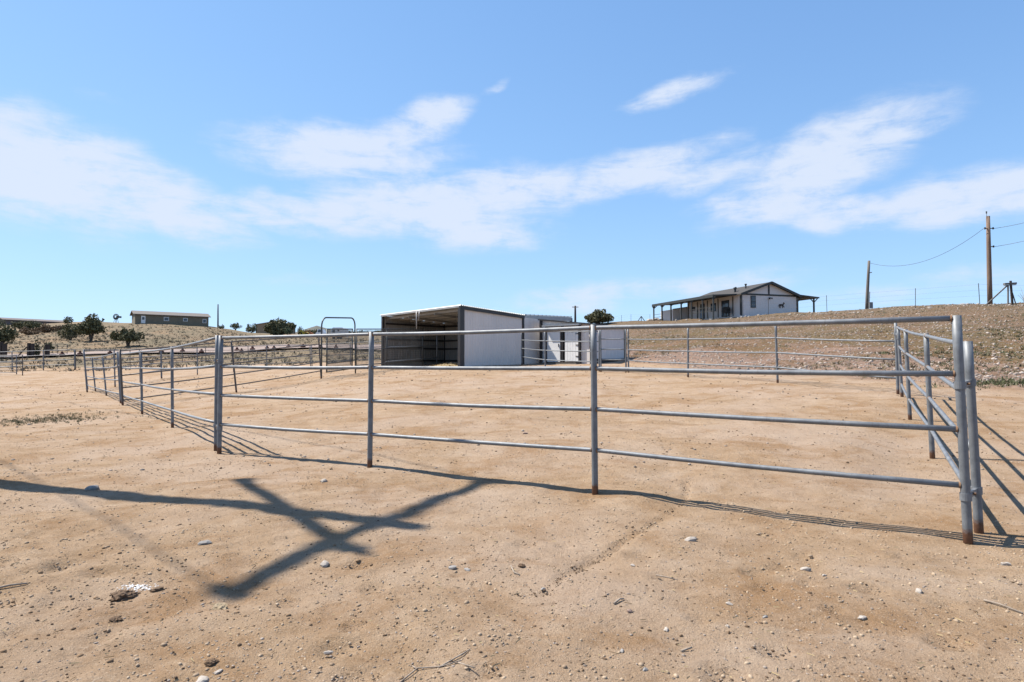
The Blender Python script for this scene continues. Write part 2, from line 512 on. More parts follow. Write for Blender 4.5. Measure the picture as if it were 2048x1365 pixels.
def base_height(x, y):
    x = np.asarray(x, float)
    y = np.asarray(y, float)
    d = np.clip(y, 0, 3990)
    u = np.clip(x / np.maximum(d, 2.5), UG[0], UG[-1])
    fi = (u - UG[0]) / (UG[1] - UG[0])
    fi = np.clip(fi, 0, len(UG) - 1.001)
    i = fi.astype(int)
    fu = fi - i
    fd = np.interp(d, DG, np.arange(len(DG)))
    fd = np.clip(fd, 0, len(DG) - 1.001)
    j = fd.astype(int)
    fj = fd - j
    return (ZT[i, j] * (1 - fu) * (1 - fj) + ZT[i + 1, j] * fu * (1 - fj)
            + ZT[i, j + 1] * (1 - fu) * fj + ZT[i + 1, j + 1] * fu * fj)


_lat = rng.random((256, 256))


def vnoise(x, y, s, ox=0.0):
    x = np.asarray(x, float) / s + ox
    y = np.asarray(y, float) / s + ox * 1.7
    xi = np.floor(x).astype(int)
    yi = np.floor(y).astype(int)
    fx = x - xi
    fy = y - yi
    fx = fx * fx * (3 - 2 * fx)
    fy = fy * fy * (3 - 2 * fy)
    a = _lat[xi % 256, yi % 256]
    b = _lat[(xi + 1) % 256, yi % 256]
    c = _lat[xi % 256, (yi + 1) % 256]
    d = _lat[(xi + 1) % 256, (yi + 1) % 256]
    return (a * (1 - fx) + b * fx) * (1 - fy) + (c * (1 - fx) + d * fx) * fy - 0.5


PRINTS = [(rng.uniform(-5, 4), rng.uniform(2.4, 11), rng.uniform(.06, .11)) for _ in range(220)]
PRINTS += [(-3.3 + .5 * rng.standard_normal(), 3.7 + .6 * rng.standard_normal(), .09) for _ in range(30)]
# the little erosion crack across the dirt in front of the fence
CRACK = [W(1372, 968, 6.55), W(1372, 1000, 5.85), W(1325, 1032, 5.2), W(1282, 1062, 4.75), W(1212, 1105, 4.2), W(1165, 1125, 4.0),
         W(1120, 1160, 3.68), W(1095, 1185, 3.48), W(1040, 1192, 3.43)]


def zones(x, y):
    """hill weight, field weight"""
    d = np.maximum(y, .1)
    u = x / np.maximum(d, 2.5)
    foot = np.interp(u, [-.2, .03, .18, .28, .42, .54, .62, .72, .82, 1.2], [400, 60, 30, 24, 19.5, 17.5, 16, 14.5, 13.5, 13])
    hill = np.clip((d - foot) / 3.0 + .45, 0, 1)
    lim = np.interp(u, [-1, -.72, -.5, -.3, -.2, .1], [53, 53, 54, 51, 46, 44])
    field = np.clip((d - lim) / 6.0 + .5, 0, 1) * (u < .3)
    return hill, field


def trample(x, y):
    """how churned by hooves the dirt is"""
    x = np.asarray(x, float)
    y = np.asarray(y, float)
    return .9 * np.exp(-((x + 2.2) / 1.9) ** 2 - ((y - 3.4) / 1.5) ** 2)


def slope_pos(x, y):
    """0 at the foot of the right-hand hillside, 1 at its crest"""
    d = np.maximum(y, .1)
    u = x / np.maximum(d, 2.5)
    foot = np.interp(u, [-.2, .03, .18, .28, .42, .54, .62, .72, .82, 1.2], [400, 60, 30, 24, 19.5, 17.5, 16, 14.5, 13.5, 13])
    top = np.interp(u, [.03, .18, .28, .42, .54, .62, .72, .82, 1.2], [120, 80, 80, 70, 60, 56, 50, 47, 46])
    return np.clip((d - foot) / np.maximum(top - foot, 5), 0, 1) ** .75


def height(x, y):
    z = base_height(x, y)
    near = np.clip(1.3 - np.asarray(y, float) / 40.0, .15, 1)
    z = z + near * (0.055 * vnoise(x, y, 1.7) + 0.034 * vnoise(x, y, .6, 3.1) + (.55 + trample(x, y)) * (0.024 * vnoise(x, y, .22, 7.7)
                    + .016 * vnoise(x, y, .1, 5.2)))
    h, f = zones(np.asarray(x, float), np.asarray(y, float))
    z = z + h * (0.35 * vnoise(x, y, 4.0, 1.3) + 0.16 * vnoise(x, y, 1.1, 2.9)) * np.clip(np.asarray(y) / 20, 0, 1)
    z = z + f * (0.5 * vnoise(x, y, 11.0, 9.3) + 0.2 * vnoise(x, y, 2.5, 4.4))
    return z


def H(x, y):
    return float(height(np.array([x]), np.array([y]))[0])


# ------------------------------------------------------------------ mesh helpers
class MB:
    def __init__(self):
        self.v, self.f = [], []

    def add(self, verts, faces):
        o = len(self.v)
        self.v += [tuple(p) for p in verts]
        self.f += [tuple(i + o for i in f) for f in faces]

    def box(self, c, s, m=None):
        x, y, z = s[0] / 2, s[1] / 2, s[2] / 2
        vs = [Vector(p) for p in ((-x, -y, -z), (x, -y, -z), (x, y, -z), (-x, y, -z), (-x, -y, z), (x, -y, z), (x, y, z), (-x, y, z))]
        if m is not None:
            vs = [m @ p for p in vs]
        c = Vector(c)
        self.add([p + c for p in vs], [(0, 3, 2, 1), (4, 5, 6, 7), (0, 1, 5, 4), (1, 2, 6, 5), (2, 3, 7, 6), (3, 0, 4, 7)])
        return self

    def bar(self, a, b, w, h):
        """box beam from a to b"""
        a, b = Vector(a), Vector(b)
        d = b - a
        q = d.to_track_quat('X', 'Z').to_matrix()
        return self.box((a + b) / 2, (d.length, w, h), q)

    def tube(self, pts, r, seg=10, cap=True):
        pts = [Vector(p) for p in pts]
        rs = r if isinstance(r, (list, tuple)) else [r] * len(pts)
        o = len(self.v)
        n = len(pts)
        ref = None
        for i, p in enumerate(pts):
            t = (pts[min(i + 1, n - 1)] - pts[max(i - 1, 0)]).normalized()
            if ref is None:
                up = Vector((0, 0, 1)) if abs(t.z) < .9 else Vector((1, 0, 0))
                ref = t.cross(up).normalized()
            ref = (ref - t * ref.dot(t)).normalized()
            bi = t.cross(ref)
            for k in range(seg):
                a = 2 * math.pi * k / seg
                self.v.append(tuple(p + (ref * math.cos(a) + bi * math.sin(a)) * rs[i]))
        for i in range(n - 1):
            for k in range(seg):
                k2 = (k + 1) % seg
                self.f.append((o + i * seg + k, o + i * seg + k2, o + (i + 1) * seg + k2, o + (i + 1) * seg + k))
        if cap:
            self.f.append(tuple(o + k for k in reversed(range(seg))))
            self.f.append(tuple(o + (n - 1) * seg + k for k in range(seg)))
        return self

    def prism(self, poly, thick, m=None):
        """polygon in local XZ extruded along +Y"""
        n = len(poly)
        vs = [Vector((x, 0, z)) for x, z in poly] + [Vector((x, thick, z)) for x, z in poly]
        if m is not None:
            vs = [m @ p for p in vs]
        fs = [tuple(range(n)), tuple(range(2 * n - 1, n - 1, -1))]
        fs += [(i, i + n, (i + 1) % n + n, (i + 1) % n) for i in range(n)]
        self.add(vs, fs)
        return self

    def build(self, name, mat, parent=None, origin=None, smooth=False, foot=False):
        me = bpy.data.meshes.new(name)
        v = self.v
        if origin is not None:
            ox, oy, oz = origin
            v = [(x - ox, y - oy, z - oz) for x, y, z in v]
        me.from_pydata(v, [], self.f)
        me.materials.append(mat)
        if smooth:
            me.polygons.foreach_set('use_smooth', [len(p.vertices) == 4 for p in me.polygons])
        if foot:
            a = me.attributes.new('foot', 'FLOAT', 'POINT')
            a.data.foreach_set('value', [float(t) for t in foot])
        me.update()
        o = bpy.data.objects.new(name, me)
        COL.objects.link(o)
        if parent is not None:
            o.parent = parent
        return o


def tag(o, label, cat=None, group=None, kind=None):
    if label:
        o['label'] = label
    if cat:
        o['category'] = cat
    if group:
        o['group'] = group
    if kind:
        o['kind'] = kind
    return o


def empty(name, loc, rz=0.0):
    o = bpy.data.objects.new(name, None)
    o.empty_display_size = .2
    o.location = loc
    o.rotation_euler = (0, 0, rz)
    COL.objects.link(o)
    return o


# ------------------------------------------------------------------ ground sheet
def build_ground():
    ys = [2.0]
    while ys[-1] < 4000:
        d = max(ys[-1] - .4, .1)
        ys.append(ys[-1] + max(.030, .0115 * d))
    yb = [2.0]
    while yb[-1] > -400:
        yb.append(yb[-1] - max(.05, .12 * (2.2 - yb[-1])))
    ys = np.array(sorted(set(yb[1:])) + ys)
    xs = [0.0]
    while xs[-1] < 3500:
        xs.append(xs[-1] + max(.034, .0185 * (xs[-1] - 1.2)))
    xs = np.array([-x for x in xs[:0:-1]] + xs)
    X, Y = np.meshgrid(xs, ys)
    x, y = X.ravel(), Y.ravel()
    z = height(x, y)
    # hoof prints and the crack, near the camera only
    near = np.where((y > 1.5) & (y < 13) & (np.abs(x) < 8))[0]
    xn, yn = x[near], y[near]
    dz = np.zeros(len(near))
    for px_, py_, r in PRINTS:
        q = ((xn - px_) ** 2 + ((yn - py_) * 1.15) ** 2) / (r * r)
        dz += (-.024 * np.exp(-q * 1.2) + .010 * np.exp(-(q - 1.7) ** 2 * 1.6)) * (.35 if py_ > 4.6 else 1)
    for a, b in zip(CRACK[:-1], CRACK[1:]):
        ab = np.array([b.x - a.x, b.y - a.y])
        t = np.clip(((xn - a.x) * ab[0] + (yn - a.y) * ab[1]) / (ab @ ab), 0, 1)
        dist = np.hypot(xn - a.x - t * ab[0] + .03 * vnoise(xn, yn, .1), yn - a.y - t * ab[1])
        dz -= np.clip(.022 + .05 * vnoise(xn, yn, .16, 2.2), 0, .04) * np.exp(-(dist / .022) ** 2)
    z[near] += dz
    nx, ny = len(xs), len(ys)
    me = bpy.data.meshes.new('ground')
    idx = np.arange(nx * ny).reshape(ny, nx)
    quads = np.stack([idx[:-1, :-1], idx[:-1, 1:], idx[1:, 1:], idx[1:, :-1]], -1).reshape(-1, 4)
    me.vertices.add(nx * ny)
    me.vertices.foreach_set('co', np.stack([x, y, z], 1).ravel().astype(np.float32))
    me.loops.add(quads.size)
    me.loops.foreach_set('vertex_index', quads.ravel().astype(np.int32))
    me.polygons.add(len(quads))
    me.polygons.foreach_set('loop_start', (np.arange(len(quads)) * 4).astype(np.int32))
    me.polygons.foreach_set('loop_total', np.full(len(quads), 4, np.int32))
    me.update(calc_edges=True)
    me.polygons.foreach_set('use_smooth', np.ones(len(quads), bool))
    hz, fz = zones(x, y)
    at = me.attributes.new('zone', 'FLOAT_COLOR', 'POINT')
    at.data.foreach_set('color', np.stack([hz, fz, slope_pos(x, y) * .62, np.ones_like(hz)], 1).ravel().astype(np.float32))
    me.materials.append(M_GROUND)
    o = bpy.data.objects.new('ground', me)
    COL.objects.link(o)
    o['kind'] = 'structure'
    o['label'] = 'tan dirt of the horse pen with stony hillside and dry pasture behind'


build_ground()


def ribbon(name, near, far, mat, lift=.03, n=60):
    """a strip of ground between two polylines of (px, depth, row) points, lying on the terrain"""
    def samp(pl):
        w = [W(*p) for p in [(a, c, b) for a, b, c in pl]]
        t = np.linspace(0, 1, len(w))
        tt = np.linspace(0, 1, n)
        return np.stack([np.interp(tt, t, [p.x for p in w]), np.interp(tt, t, [p.y for p in w])], 1)
    A, B = samp(near), samp(far)
    mb = MB()
    K = 10
    vs = []
    for k in range(K + 1):
        p = A + (B - A) * k / K
        z = height(p[:, 0], p[:, 1]) + lift
        vs += [(p[i, 0], p[i, 1], z[i]) for i in range(n)]
    fs = [(k * n + i, k * n + i + 1, (k + 1) * n + i + 1, (k + 1) * n + i) for k in range(K) for i in range(n - 1)]
    mb.add(vs, fs)
    o = mb.build(name, mat)
    o['kind'] = 'structure'
    return o


rd = ribbon('gravel_road', [(-200, 69, 719), (60, 70, 715), (300, 73, 709), (480, 76, 705), (640, 77, 703), (800, 78, 702)],
            [(-200, 71, 712), (60, 73, 711), (300, 77, 705), (480, 84, 698), (640, 95, 690), (800, 99, 689)], M_GRAVELROAD, .22)
rd['label'] = 'pale pink gravel road crossing the pasture'


def build_hills():
    mb = MB()
    n = 140
    axs = np.linspace(R(-62), R(60), n)
    prof = np.interp(np.degrees(axs), [-62, -45, -30, -22, -19, -17.2, -15, -12.5, -11, -8, 0, 20, 60],
                     [28, 30, 34, 40, 60, 74, 58, 60, 66, 58, 40, 34, 30])
    rowsr = [(1900, .15), (2300, .6), (2700, 1.0), (3300, .8), (3800, .2)]
    vs = []
    for r_, k in rowsr:
        for i, a in enumerate(axs):
            h = (prof[i] / F * 2700) * k + 14 * float(vnoise(a * 2500, r_, 130.0)) * k
            d = r_
            vs.append((math.tan(a) * d, d, max(h, 0) + CAMZ - 2))
    fs = [(k * n + i, k * n + i + 1, (k + 1) * n + i + 1, (k + 1) * n + i) for k in range(len(rowsr) - 1) for i in range(n - 1)]
    mb.add(vs, fs)
    o = mb.build('hills', M_HILLS, smooth=True)
    o['kind'] = 'structure'
    o['label'] = 'low dark juniper-covered hills on the horizon'


build_hills()


# ------------------------------------------------------------------ pipe corral panels
def post_mesh(name, base, top, r, parent, origin, mat, seg=14):
    base, top = Vector(base), Vector(top)
    g = base.z
    b0 = base - (top - base).normalized() * .12
    pts = [b0] + [b0.lerp(top, t) for t in (.12, .2, .35, .6, .85)] + [top]
    mb = MB().tube(pts, r, seg)
    foot = [p[2] - g for p in mb.v]
    return mb.build(name, mat, parent, origin, True, foot)


def corral(name, posts, label, cat='fence panel', group=None, n_rails=4, spacing=.39, r_post=.03, r_rail=.0205,
           mats=None, welds=False, bow=None, seg=14, top_gap=.03, ends=None):
    """posts: (x_top, y_top_rail, x_base, depth[, extra height above the top rail])"""
    mp, mr = mats or (M_PIPE, M_RAIL)
    P = []
    for p in posts:
        xt, yt, xb, d = p[:4]
        top = W(xt, yt, d)
        bx = W(xb, 740, d).x
        base = Vector((bx, d, H(bx, d)))
        P.append((base, top, p[4] if len(p) > 4 else top_gap))
    org = P[0][0]
    root = empty(name, org)
    tag(root, label, cat, group)
    for base, top, ex in P:
        dirn = (top - base).normalized()
        post_mesh('post', base, top + dirn * ex, r_post, root, org, mp, seg)
    for k in range(n_rails):
        pts = []
        for base, top, ex in P:
            dirn = (top - base).normalized()
            pts.append(top - dirn * (spacing * k))
        fine = []
        for i in range(len(pts) - 1):
            for t in (0, .25, .5, .75):
                q = pts[i].lerp(pts[i + 1], t)
                q.z -= .012 * math.sin(math.pi * t) * (1 if (i + k) % 2 else .4)
                fine.append(q)
        fine.append(pts[-1])
        MB().tube(fine, r_rail, 12).build('rail', mr, root, org, True)
        if welds:
            for i, q in enumerate(pts):
                for j in (i - 1, i + 1):
                    if 0 <= j < len(pts):
                        dd = (pts[j] - q).normalized()
                        a = q + dd * (r_post * .82)
                        MB().tube([a, a + dd * .005, a + dd * .012], [r_rail + .005, r_rail + .004, r_rail + .0006], 12, False).build('weld', M_RUST, root, org, True)
    return root, P


def clamp(a, b, r, parent, label=None):
    """two-ring pipe clamp with a bolt joining neighbouring posts, a and b on their axes"""
    a, b = Vector(a), Vector(b)
    mb = MB()
    for c in (a, b):
        mb.tube([c - Vector((0, 0, .026)), c + Vector((0, 0, .026))], r + .007, 16)
    o = parent.location
    dd = (b - a)
    mb.bar(a, b, .022, .04)
    c = mb.build('clamp', M_RAIL, parent, o, False)
    mid = (a + b) / 2
    side = Vector((dd.y, -dd.x, 0)).normalized()
    if side.y > 0:
        side = -side
    MB().tube([mid - side * .02, mid + side * .03], .009, 8).build('bolt', M_RUST, c, o)
    return c


# front of the pen: from the right-hand corner to the double post
pA, PA = corral('corral_panel', [(1913, 637, 1928, 4.43, .02), (1187, 656, 1189, 6.05), (743, 669, 741, 7.4), (442, 676, 441, 8.55)],
                'long galvanised pipe fence panel nearest the camera, crossing the whole picture', group='galvanised corral panels', welds=True, seg=18)
pB, PB = corral('corral_panel', [(434.5, 676, 434, 8.72, .035), (344, 697, 347, 11.9), (282, 704, 286, 15.0), (239.5, 709, 246, 18.1)],
                'galvanised pipe panel running back left from the double post, top rail bowed', group='galvanised corral panels', welds=True, r_post=.027)
pC, PC = corral('corral_panel', [(235, 706, 243, 18.4), (205, 713.5, 214, 22.0), (184, 716, 192, 25.2), (168.5, 716, 176.5, 27.6, .32)],
                'farthest left galvanised pipe panel of the pen, its posts leaning', group='galvanised corral panels', spacing=.40, r_post=.026)
clamp(PA[3][0].lerp(PA[3][1], .80), PB[0][0].lerp(PB[0][1], .80), .03, pA)
clamp(PA[3][0].lerp(PA[3][1], .22), PB[0][0].lerp(PB[0][1], .22), .03, pA)
clamp(PB[3][0].lerp(PB[3][1], .75), PC[0][0].lerp(PC[0][1], .75), .03, pB)
# right side of the pen
pR, PR = corral('corral_panel', [(1936, 691, 1950, 4.66, .03), (1852, 672, 1861, 7.8), (1811, 662, 1818, 10.6), (1796, 656, 1803, 12.9)],
                'galvanised pipe panel on the right side, foreshortened, running back from the corner', group='galvanised corral panels', welds=True, spacing=.385, seg=18)
clamp(PA[0][0].lerp(PA[0][1], .70), PR[0][0].lerp(PR[0][1], .80), .03, pA)
clamp(PA[0][0].lerp(PA[0][1], .205), PR[0][0].lerp(PR[0][1], .225), .03, pA)
# back of the pen
pK, PK = corral('corral_panel', [(1791, 646, 1795, 13.3), (1551, 647, 1555, 16.7), (1376, 654, 1376, 20.0), (1256, 658, 1257, 23.3)],
                'galvanised pipe panel along the back of the pen below the stony hillside', group='galvanised corral panels')
clamp(PR[3][0].lerp(PR[3][1], .85), PK[0][0].lerp(PK[0][1], .85), .03, pK)
corral('corral_panel', [(1251, 657, 1252, 23.5), (1201, 658, 1202, 23.9)],
       'short galvanised pipe panel between two double posts in front of the small white shed', group='galvanised corral panels')
corral('corral_panel', [(1198, 663, 1198.5, 24.1), (1090, 663.5, 1090.5, 26.0), (1043, 664, 1043.5, 29.6)],
       'galvanised pipe panel standing partly in the shade of the white sheds', group='galvanised corral panels')
# leaning weathered panels on the left side of the pen
corral('weathered_panel', [(240, 702, 247, 17.6), (462.5, 684, 473.5, 20.0), (637, 671, 642.5, 24.4)],
       'brown weathered pipe panel with a leaning middle post, left side of the pen', group='weathered pipe panels', n_rails=5, spacing=.345,
       mats=(M_DARKPIPE, M_DARKRAIL), r_post=.028, r_rail=.019)
# neighbouring pen behind
corral('corral_panel', [(167.5, 701, 175.5, 24.6), (228, 701, 231, 28.2), (279, 699, 281, 31.2), (321, 697.5, 323, 34.2)],
       'pipe panel of the next pen with its left end at the far corner post', group='pipe panels of the pens behind')
corral('corral_panel', [(322.5, 697.5, 324, 34.4), (394, 696, 395, 37.0), (466, 693, 467, 39.2), (533, 692, 534, 41.5), (620, 690.5, 621, 44.0)],
       'long low pipe panel of the next pen, left of the arched gate', group='pipe panels of the pens behind')
corral('corral_panel', [(623, 690, 624, 43.6), (700, 686, 701, 42.5), (790, 681, 791, 41.5)],
       'silver pipe panel behind the mesh gate', group='pipe panels of the pens behind')
corral('corral_panel', [(-40, 706, -40, 50), (24, 703.5, 24.5, 50), (86.5, 701.5, 87, 50.3), (149, 700, 149.5, 50.6)],
       'silver pipe panel at the far left edge beyond the pen', group='pipe panels of the pens behind', r_post=.038, r_rail=.026)
corral('corral_panel', [(151, 700, 151.5, 51), (260, 698, 260, 54), (364, 695.5, 364.5, 58), (411, 693, 411.5, 60), (496, 692.5, 496.5, 62), (549, 692, 549.5, 63)],
       'farthest dull pipe panel in front of the gravel road', group='pipe panels of the pens behind', mats=(M_DARKPIPE, M_DARKRAIL))
corral('corral_panel', [(-50, 713, -50, 44.5), (33, 712, 33.5, 44.5)], 'short pipe panel at the left edge in front of the long silver one',
       group='pipe panels of the pens behind')
corral('corral_panel', [(-60, 711.5, -60, 43), (45, 710.5, 45.5, 43.0)], 'pipe panel at the left edge ending in a single dark post', group='pipe panels of the pens behind',
       n_rails=3, spacing=.5, mats=(M_DARKPIPE, M_DARKRAIL))
corral('dark_pipe_gate', [(64, 689, 64, 72), (115, 689, 115, 72.5), (134, 689, 134, 73)], 'dark pipe gate between wooden posts by the gravel road',
       'gate', n_rails=5, spacing=.25, mats=(M_DARKPIPE, M_DARKRAIL))


# ------------------------------------------------------------------ arched walk-through gate and mesh panels
def arched_gate():
    d0, d1 = 24.7, 27.3
    L0, L1 = W(643, 740, d0), W(711, 740, d1)
    L0.z, L1.z = H(L0.x, L0.y), H(L1.x, L1.y)
    root = empty('arched_gate', L0)
    tag(root, 'tall arched walk-through gate with wire mesh leaf beside the open shed', 'gate')
    T0, T1 = W(643.5, 635.5, d0), W(710, 636.5, d1)
    rad = .34
    dirh = (T1 - T0).normalized()
    pts = [L0 - Vector((0, 0, .1)), L0.lerp(T0, .5), T0 - Vector((0, 0, rad))]
    for k in range(1, 7):
        a = math.pi / 2 * k / 6
        pts.append(T0 + dirh * rad * (1 - math.cos(a)) - Vector((0, 0, rad * (1 - math.sin(a)))))
    for k in range(0, 7):
        a = math.pi / 2 * k / 6
        pts.append(T1 - dirh * rad * (1 - math.sin(a)) - Vector((0, 0, rad * (1 - math.cos(a)))))
    pts += [T1 - Vector((0, 0, rad + .3)), L1.lerp(T1, .4), L1 - Vector((0, 0, .1))]
    MB().tube(pts, .03, 12).build('arch', M_GATE, root, root.location, True)
    leaf_frame(root, W(654, 658.5, d0 + .15), W(705, 658.5, d1 - .2), 1.72)
    return root


def leaf_frame(root, a, b, hgt, rails=(0, .82, 1.36, 1.7), mesh=True, stiles=(0, 1)):
    org = root.location
    up = Vector((0, 0, 1))
    mb = MB()
    for t in stiles:
        p = a.lerp(b, t)
        MB().tube([p - up * hgt, p], .024, 10).build('stile', M_GATE, root, org, True)
    for dz in rails:
        MB().tube([a - up * dz, b - up * dz], .022, 10).build('rail', M_GATE, root, org, True)
    if mesh:
        L = (b - a).length
        n = int(L / .075)
        for k in range(1, n):
            p = a.lerp(b, k / n)
            mb.tube([p - up * hgt, p], .0085, 4, False)
        for k in range(1, int(hgt / .1)):
            mb.tube([a - up * (.1 * k), b - up * (.1 * k)], .0045, 4, False)
        o = mb.build('wire_mesh', M_WIRE, root, org)
        o['kind'] = 'stuff'


arched_gate()


def mesh_panel():
    a, b = W(713, 658.5, 27.5), W(846, 658.5, 31.2)
    g = Vector((a.x, a.y, H(a.x, a.y)))
    root = empty('mesh_panel', g)
    tag(root, 'wire mesh fence panel with dark rails running from the arch into the open shed', 'fence panel')
    leaf_frame(root, a, b, 1.78, (0, .9, 1.58), True, (0, .43, 1))
    c = W(874, 660, 32.0)
    MB().tube([c - Vector((0, 0, 1.7)), c], .026, 10).build('post', M_RAIL, root, root.location, True)
    for y0, y1 in ((695, 692), (724, 716)):
        MB().tube([W(771, y0, 29.0), W(874, y1, 32.0)], .024, 10).build('rail', M_RAIL, root, root.location, True)


mesh_panel()

# ------------------------------------------------------------------ open horse shed
UP = Vector((0, 0, 1))


def corrugated(a, b, z0a, z0b, z1a, z1b, pitch=.19, depth=.03, side=1):
    """vertical ribbed sheet from a to b (ground points), bottom z0, top z1"""
    a, b = Vector((a[0], a[1], 0)), Vector((b[0], b[1], 0))
    d = b - a
    Ln = d.length
    d.normalize()
    nrm = Vector((d.y, -d.x, 0)) * side
    n = max(int(Ln / pitch), 1)
    prof = []
    for k in range(n):
        for t, h in ((0, 0), (.62, 0), (.70, 1), (.92, 1)):
            prof.append(((k + t) * Ln / n, h))
    prof.append((Ln, 0))
    mb = MB()
    vs, fs = [], []
    for s, h in prof:
        p = a + d * s + nrm * (depth * h)
        t = s / Ln
        vs.append((p.x, p.y, z0a + (z0b - z0a) * t))
        vs.append((p.x, p.y, z1a + (z1b - z1a) * t))
    for i in range(len(prof) - 1):
        fs.append((2 * i, 2 * i + 2, 2 * i + 3, 2 * i + 1))
    mb.add(vs, fs)
    return mb


def solid(mb, t):
    return mb


class Frame:
    """local frame of a building in plan"""
    def __init__(s, o, ax):
        s.o = Vector((o[0], o[1], 0))
        s.a = Vector((ax[0], ax[1], 0)).normalized()
        s.b = Vector((-s.a.y, s.a.x, 0))

    def p(s, x, y, z):
        q = s.o + s.a * x + s.b * y
        return Vector((q.x, q.y, z))


def prismz(mb, P4, z0, z1):
    """box from four plan corners and z lists"""
    z0 = z0 if isinstance(z0, (list, tuple)) else [z0] * 4
    z1 = z1 if isinstance(z1, (list, tuple)) else [z1] * 4
    vs = [(p[0], p[1], z) for p, z in zip(P4, z0)] + [(p[0], p[1], z) for p, z in zip(P4, z1)]
    mb.add(vs, [(3, 2, 1, 0), (4, 5, 6, 7), (0, 1, 5, 4), (1, 2, 6, 5), (2, 3, 7, 6), (3, 0, 4, 7)])
    return mb


def shed():
    C = W(922, 733, 28.4)
    Lp = W(765, 733, 32.4)
    a = (Vector((Lp.x, Lp.y, 0)) - Vector((C.x, C.y, 0)))
    Wd = a.length                                   # width of the open side
    fr = Frame((C.x, C.y), (a.x, a.y))              # x along opening, y away = -b
    dep = 4.2

    def P(x, y):                                     # y = depth into the shed
        q = fr.o + fr.a * x - fr.b * y
        return (q.x, q.y)
    gz = {}
    for k, (x, y) in {'c': (0, 0), 'l': (Wd, 0), 'r': (0, dep), 'q': (Wd, dep)}.items():
        px_, py_ = P(x, y)
        gz[k] = H(px_, py_)
    tz = {'c': W(922, 613.5, 28.4).z, 'l': W(765, 632.5, 32.4).z, 'r': W(1040, 632, 31.3).z}
    tz['q'] = tz['l'] + tz['r'] - tz['c']
    root = empty('open_horse_shed', (C.x, C.y, gz['c']))
    org = root.location
    tag(root, 'open-fronted horse shed with white ribbed side wall and dark corner posts', 'shed')

    def topz(x, y):
        return tz['c'] + (tz['l'] - tz['c']) * x / Wd + (tz['r'] - tz['c']) * y / dep
    gb = min(gz.values()) - .1
    # white side wall (right), left wall, back wall; each ribbed outside sheet
    w = corrugated(P(0, .06), P(0, dep), gb, gb, topz(0, 0) - .12, topz(0, dep) - .12, .17, .013, -1)
    w.build('white_side_wall', M_WHITE, root, org)
    w = corrugated(P(Wd, 0.05), P(Wd, dep), gb, gb, topz(Wd, 0) + .01, topz(Wd, dep) + .01, .17, .013, 1)
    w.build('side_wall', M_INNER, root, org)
    w = corrugated(P(0.05, dep), P(Wd, dep), gb, gb, topz(0, dep) + .01, topz(Wd, dep) + .01, .17, .013, 1)
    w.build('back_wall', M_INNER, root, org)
    # corner posts, dark folded trim
    for x, y, s, wide in ((0, 0, .16, .26), (Wd, 0, .11, .11), (0, dep, .10, .12), (Wd, dep, .1, .1)):
        p = P(x, y)
        mb = MB()
        h = topz(x, y) - gb
        m = Matrix.Rotation(math.atan2(fr.a.y, fr.a.x), 3, 'Z')
        mb.box((p[0], p[1], gb + h / 2), (s, wide, h), m)
        mb.build('corner_post', M_TRIM, root, org)
    # roof: ribbed sheet with trim
    mb = MB()
    ov = .12
    n = 34
    cs = []
    for k in range(n + 1):
        y = -ov + (dep + 2 * ov) * k / n
        for dy, h in ((0, 0), (.05, .045), (.09, .045), (.13, 0)):
            cs.append((min(y + dy * .8, dep + ov), h))
    vs, fs = [], []
    for y, h in cs:
        for x in (-.1, Wd + .1):
            p = P(x, y)
            vs.append((p[0], p[1], topz(x, y) + h + .03))
    for i in range(len(cs) - 1):
        fs.append((2 * i, 2 * i + 1, 2 * i + 3, 2 * i + 2))
    mb.add(vs, fs)
    mb.build('roof', M_ROOFMETAL, root, org)
    # fascia trims just under the roof sheet
    m = MB()
    p0, p1 = P(-.06, -.05), P(-.06, dep + .05)
    m.bar((p0[0], p0[1], topz(0, 0) - .05), (p1[0], p1[1], topz(0, dep) - .05), .05, .15)
    m.build('eave_trim', M_TRIM, root, org)
    m = MB()
    p0, p1 = P(.0, -.11), P(Wd, -.11)
    m.bar((p0[0], p0[1], topz(0, 0) - .01), (p1[0], p1[1], topz(Wd, 0) - .01), .05, .07)
    m.build('front_edge_trim', M_PURLIN, root, org)
    # purlins and rafters seen from below
    for k in range(6):
        y = .35 + k * .7
        p0, p1 = P(.05, y), P(Wd - .05, y)
        MB().bar((p0[0], p0[1], topz(0, y) - .09), (p1[0], p1[1], topz(Wd, y) - .09), .05, .1).build('purlin', M_PURLIN, root, org)
    for x in (Wd * .33, Wd * .66):
        p0, p1 = P(x, .1), P(x, dep - .1)
        MB().bar((p0[0], p0[1], topz(x, .1) - .19), (p1[0], p1[1], topz(x, dep) - .19), .06, .1).build('rafter', M_INNER, root, org)
    # girts on the left wall
    for dz in (.35, 1.0, 1.45, 2.25):
        p0, p1 = P(Wd - .06, .15), P(Wd - .06, dep - .1)
        MB().bar((p0[0], p0[1], gz['l'] + dz), (p1[0], p1[1], gz['l'] + dz), .05, .09).build('girt', M_TRIM, root, org)
        p0, p1 = P(.1, dep - .06), P(Wd - .1, dep - .06)
        MB().bar((p0[0], p0[1], gz['l'] + dz), (p1[0], p1[1], gz['l'] + dz), .05, .09).build('girt', M_TRIM, root, org)
    # two pipes hanging from the middle of the front edge
    for i, (x, yb) in enumerate(((833, 659), (837, 641))):
        t = W(x + (2 if i else 0), 622, 30.2)
        b = W(x, yb, 30.2)
        t.z = topz(Wd * .52, 0)
        MB().tube([b, t], .026, 10).build('hanging_pipe', M_PURLIN, root, org, True)
    # things kept inside
    tp = Vector((*P(Wd * .30, 2.2), 0))
    tr = empty('feed_trough', (tp.x, tp.y, H(tp.x, tp.y)), math.atan2(fr.a.y, fr.a.x))
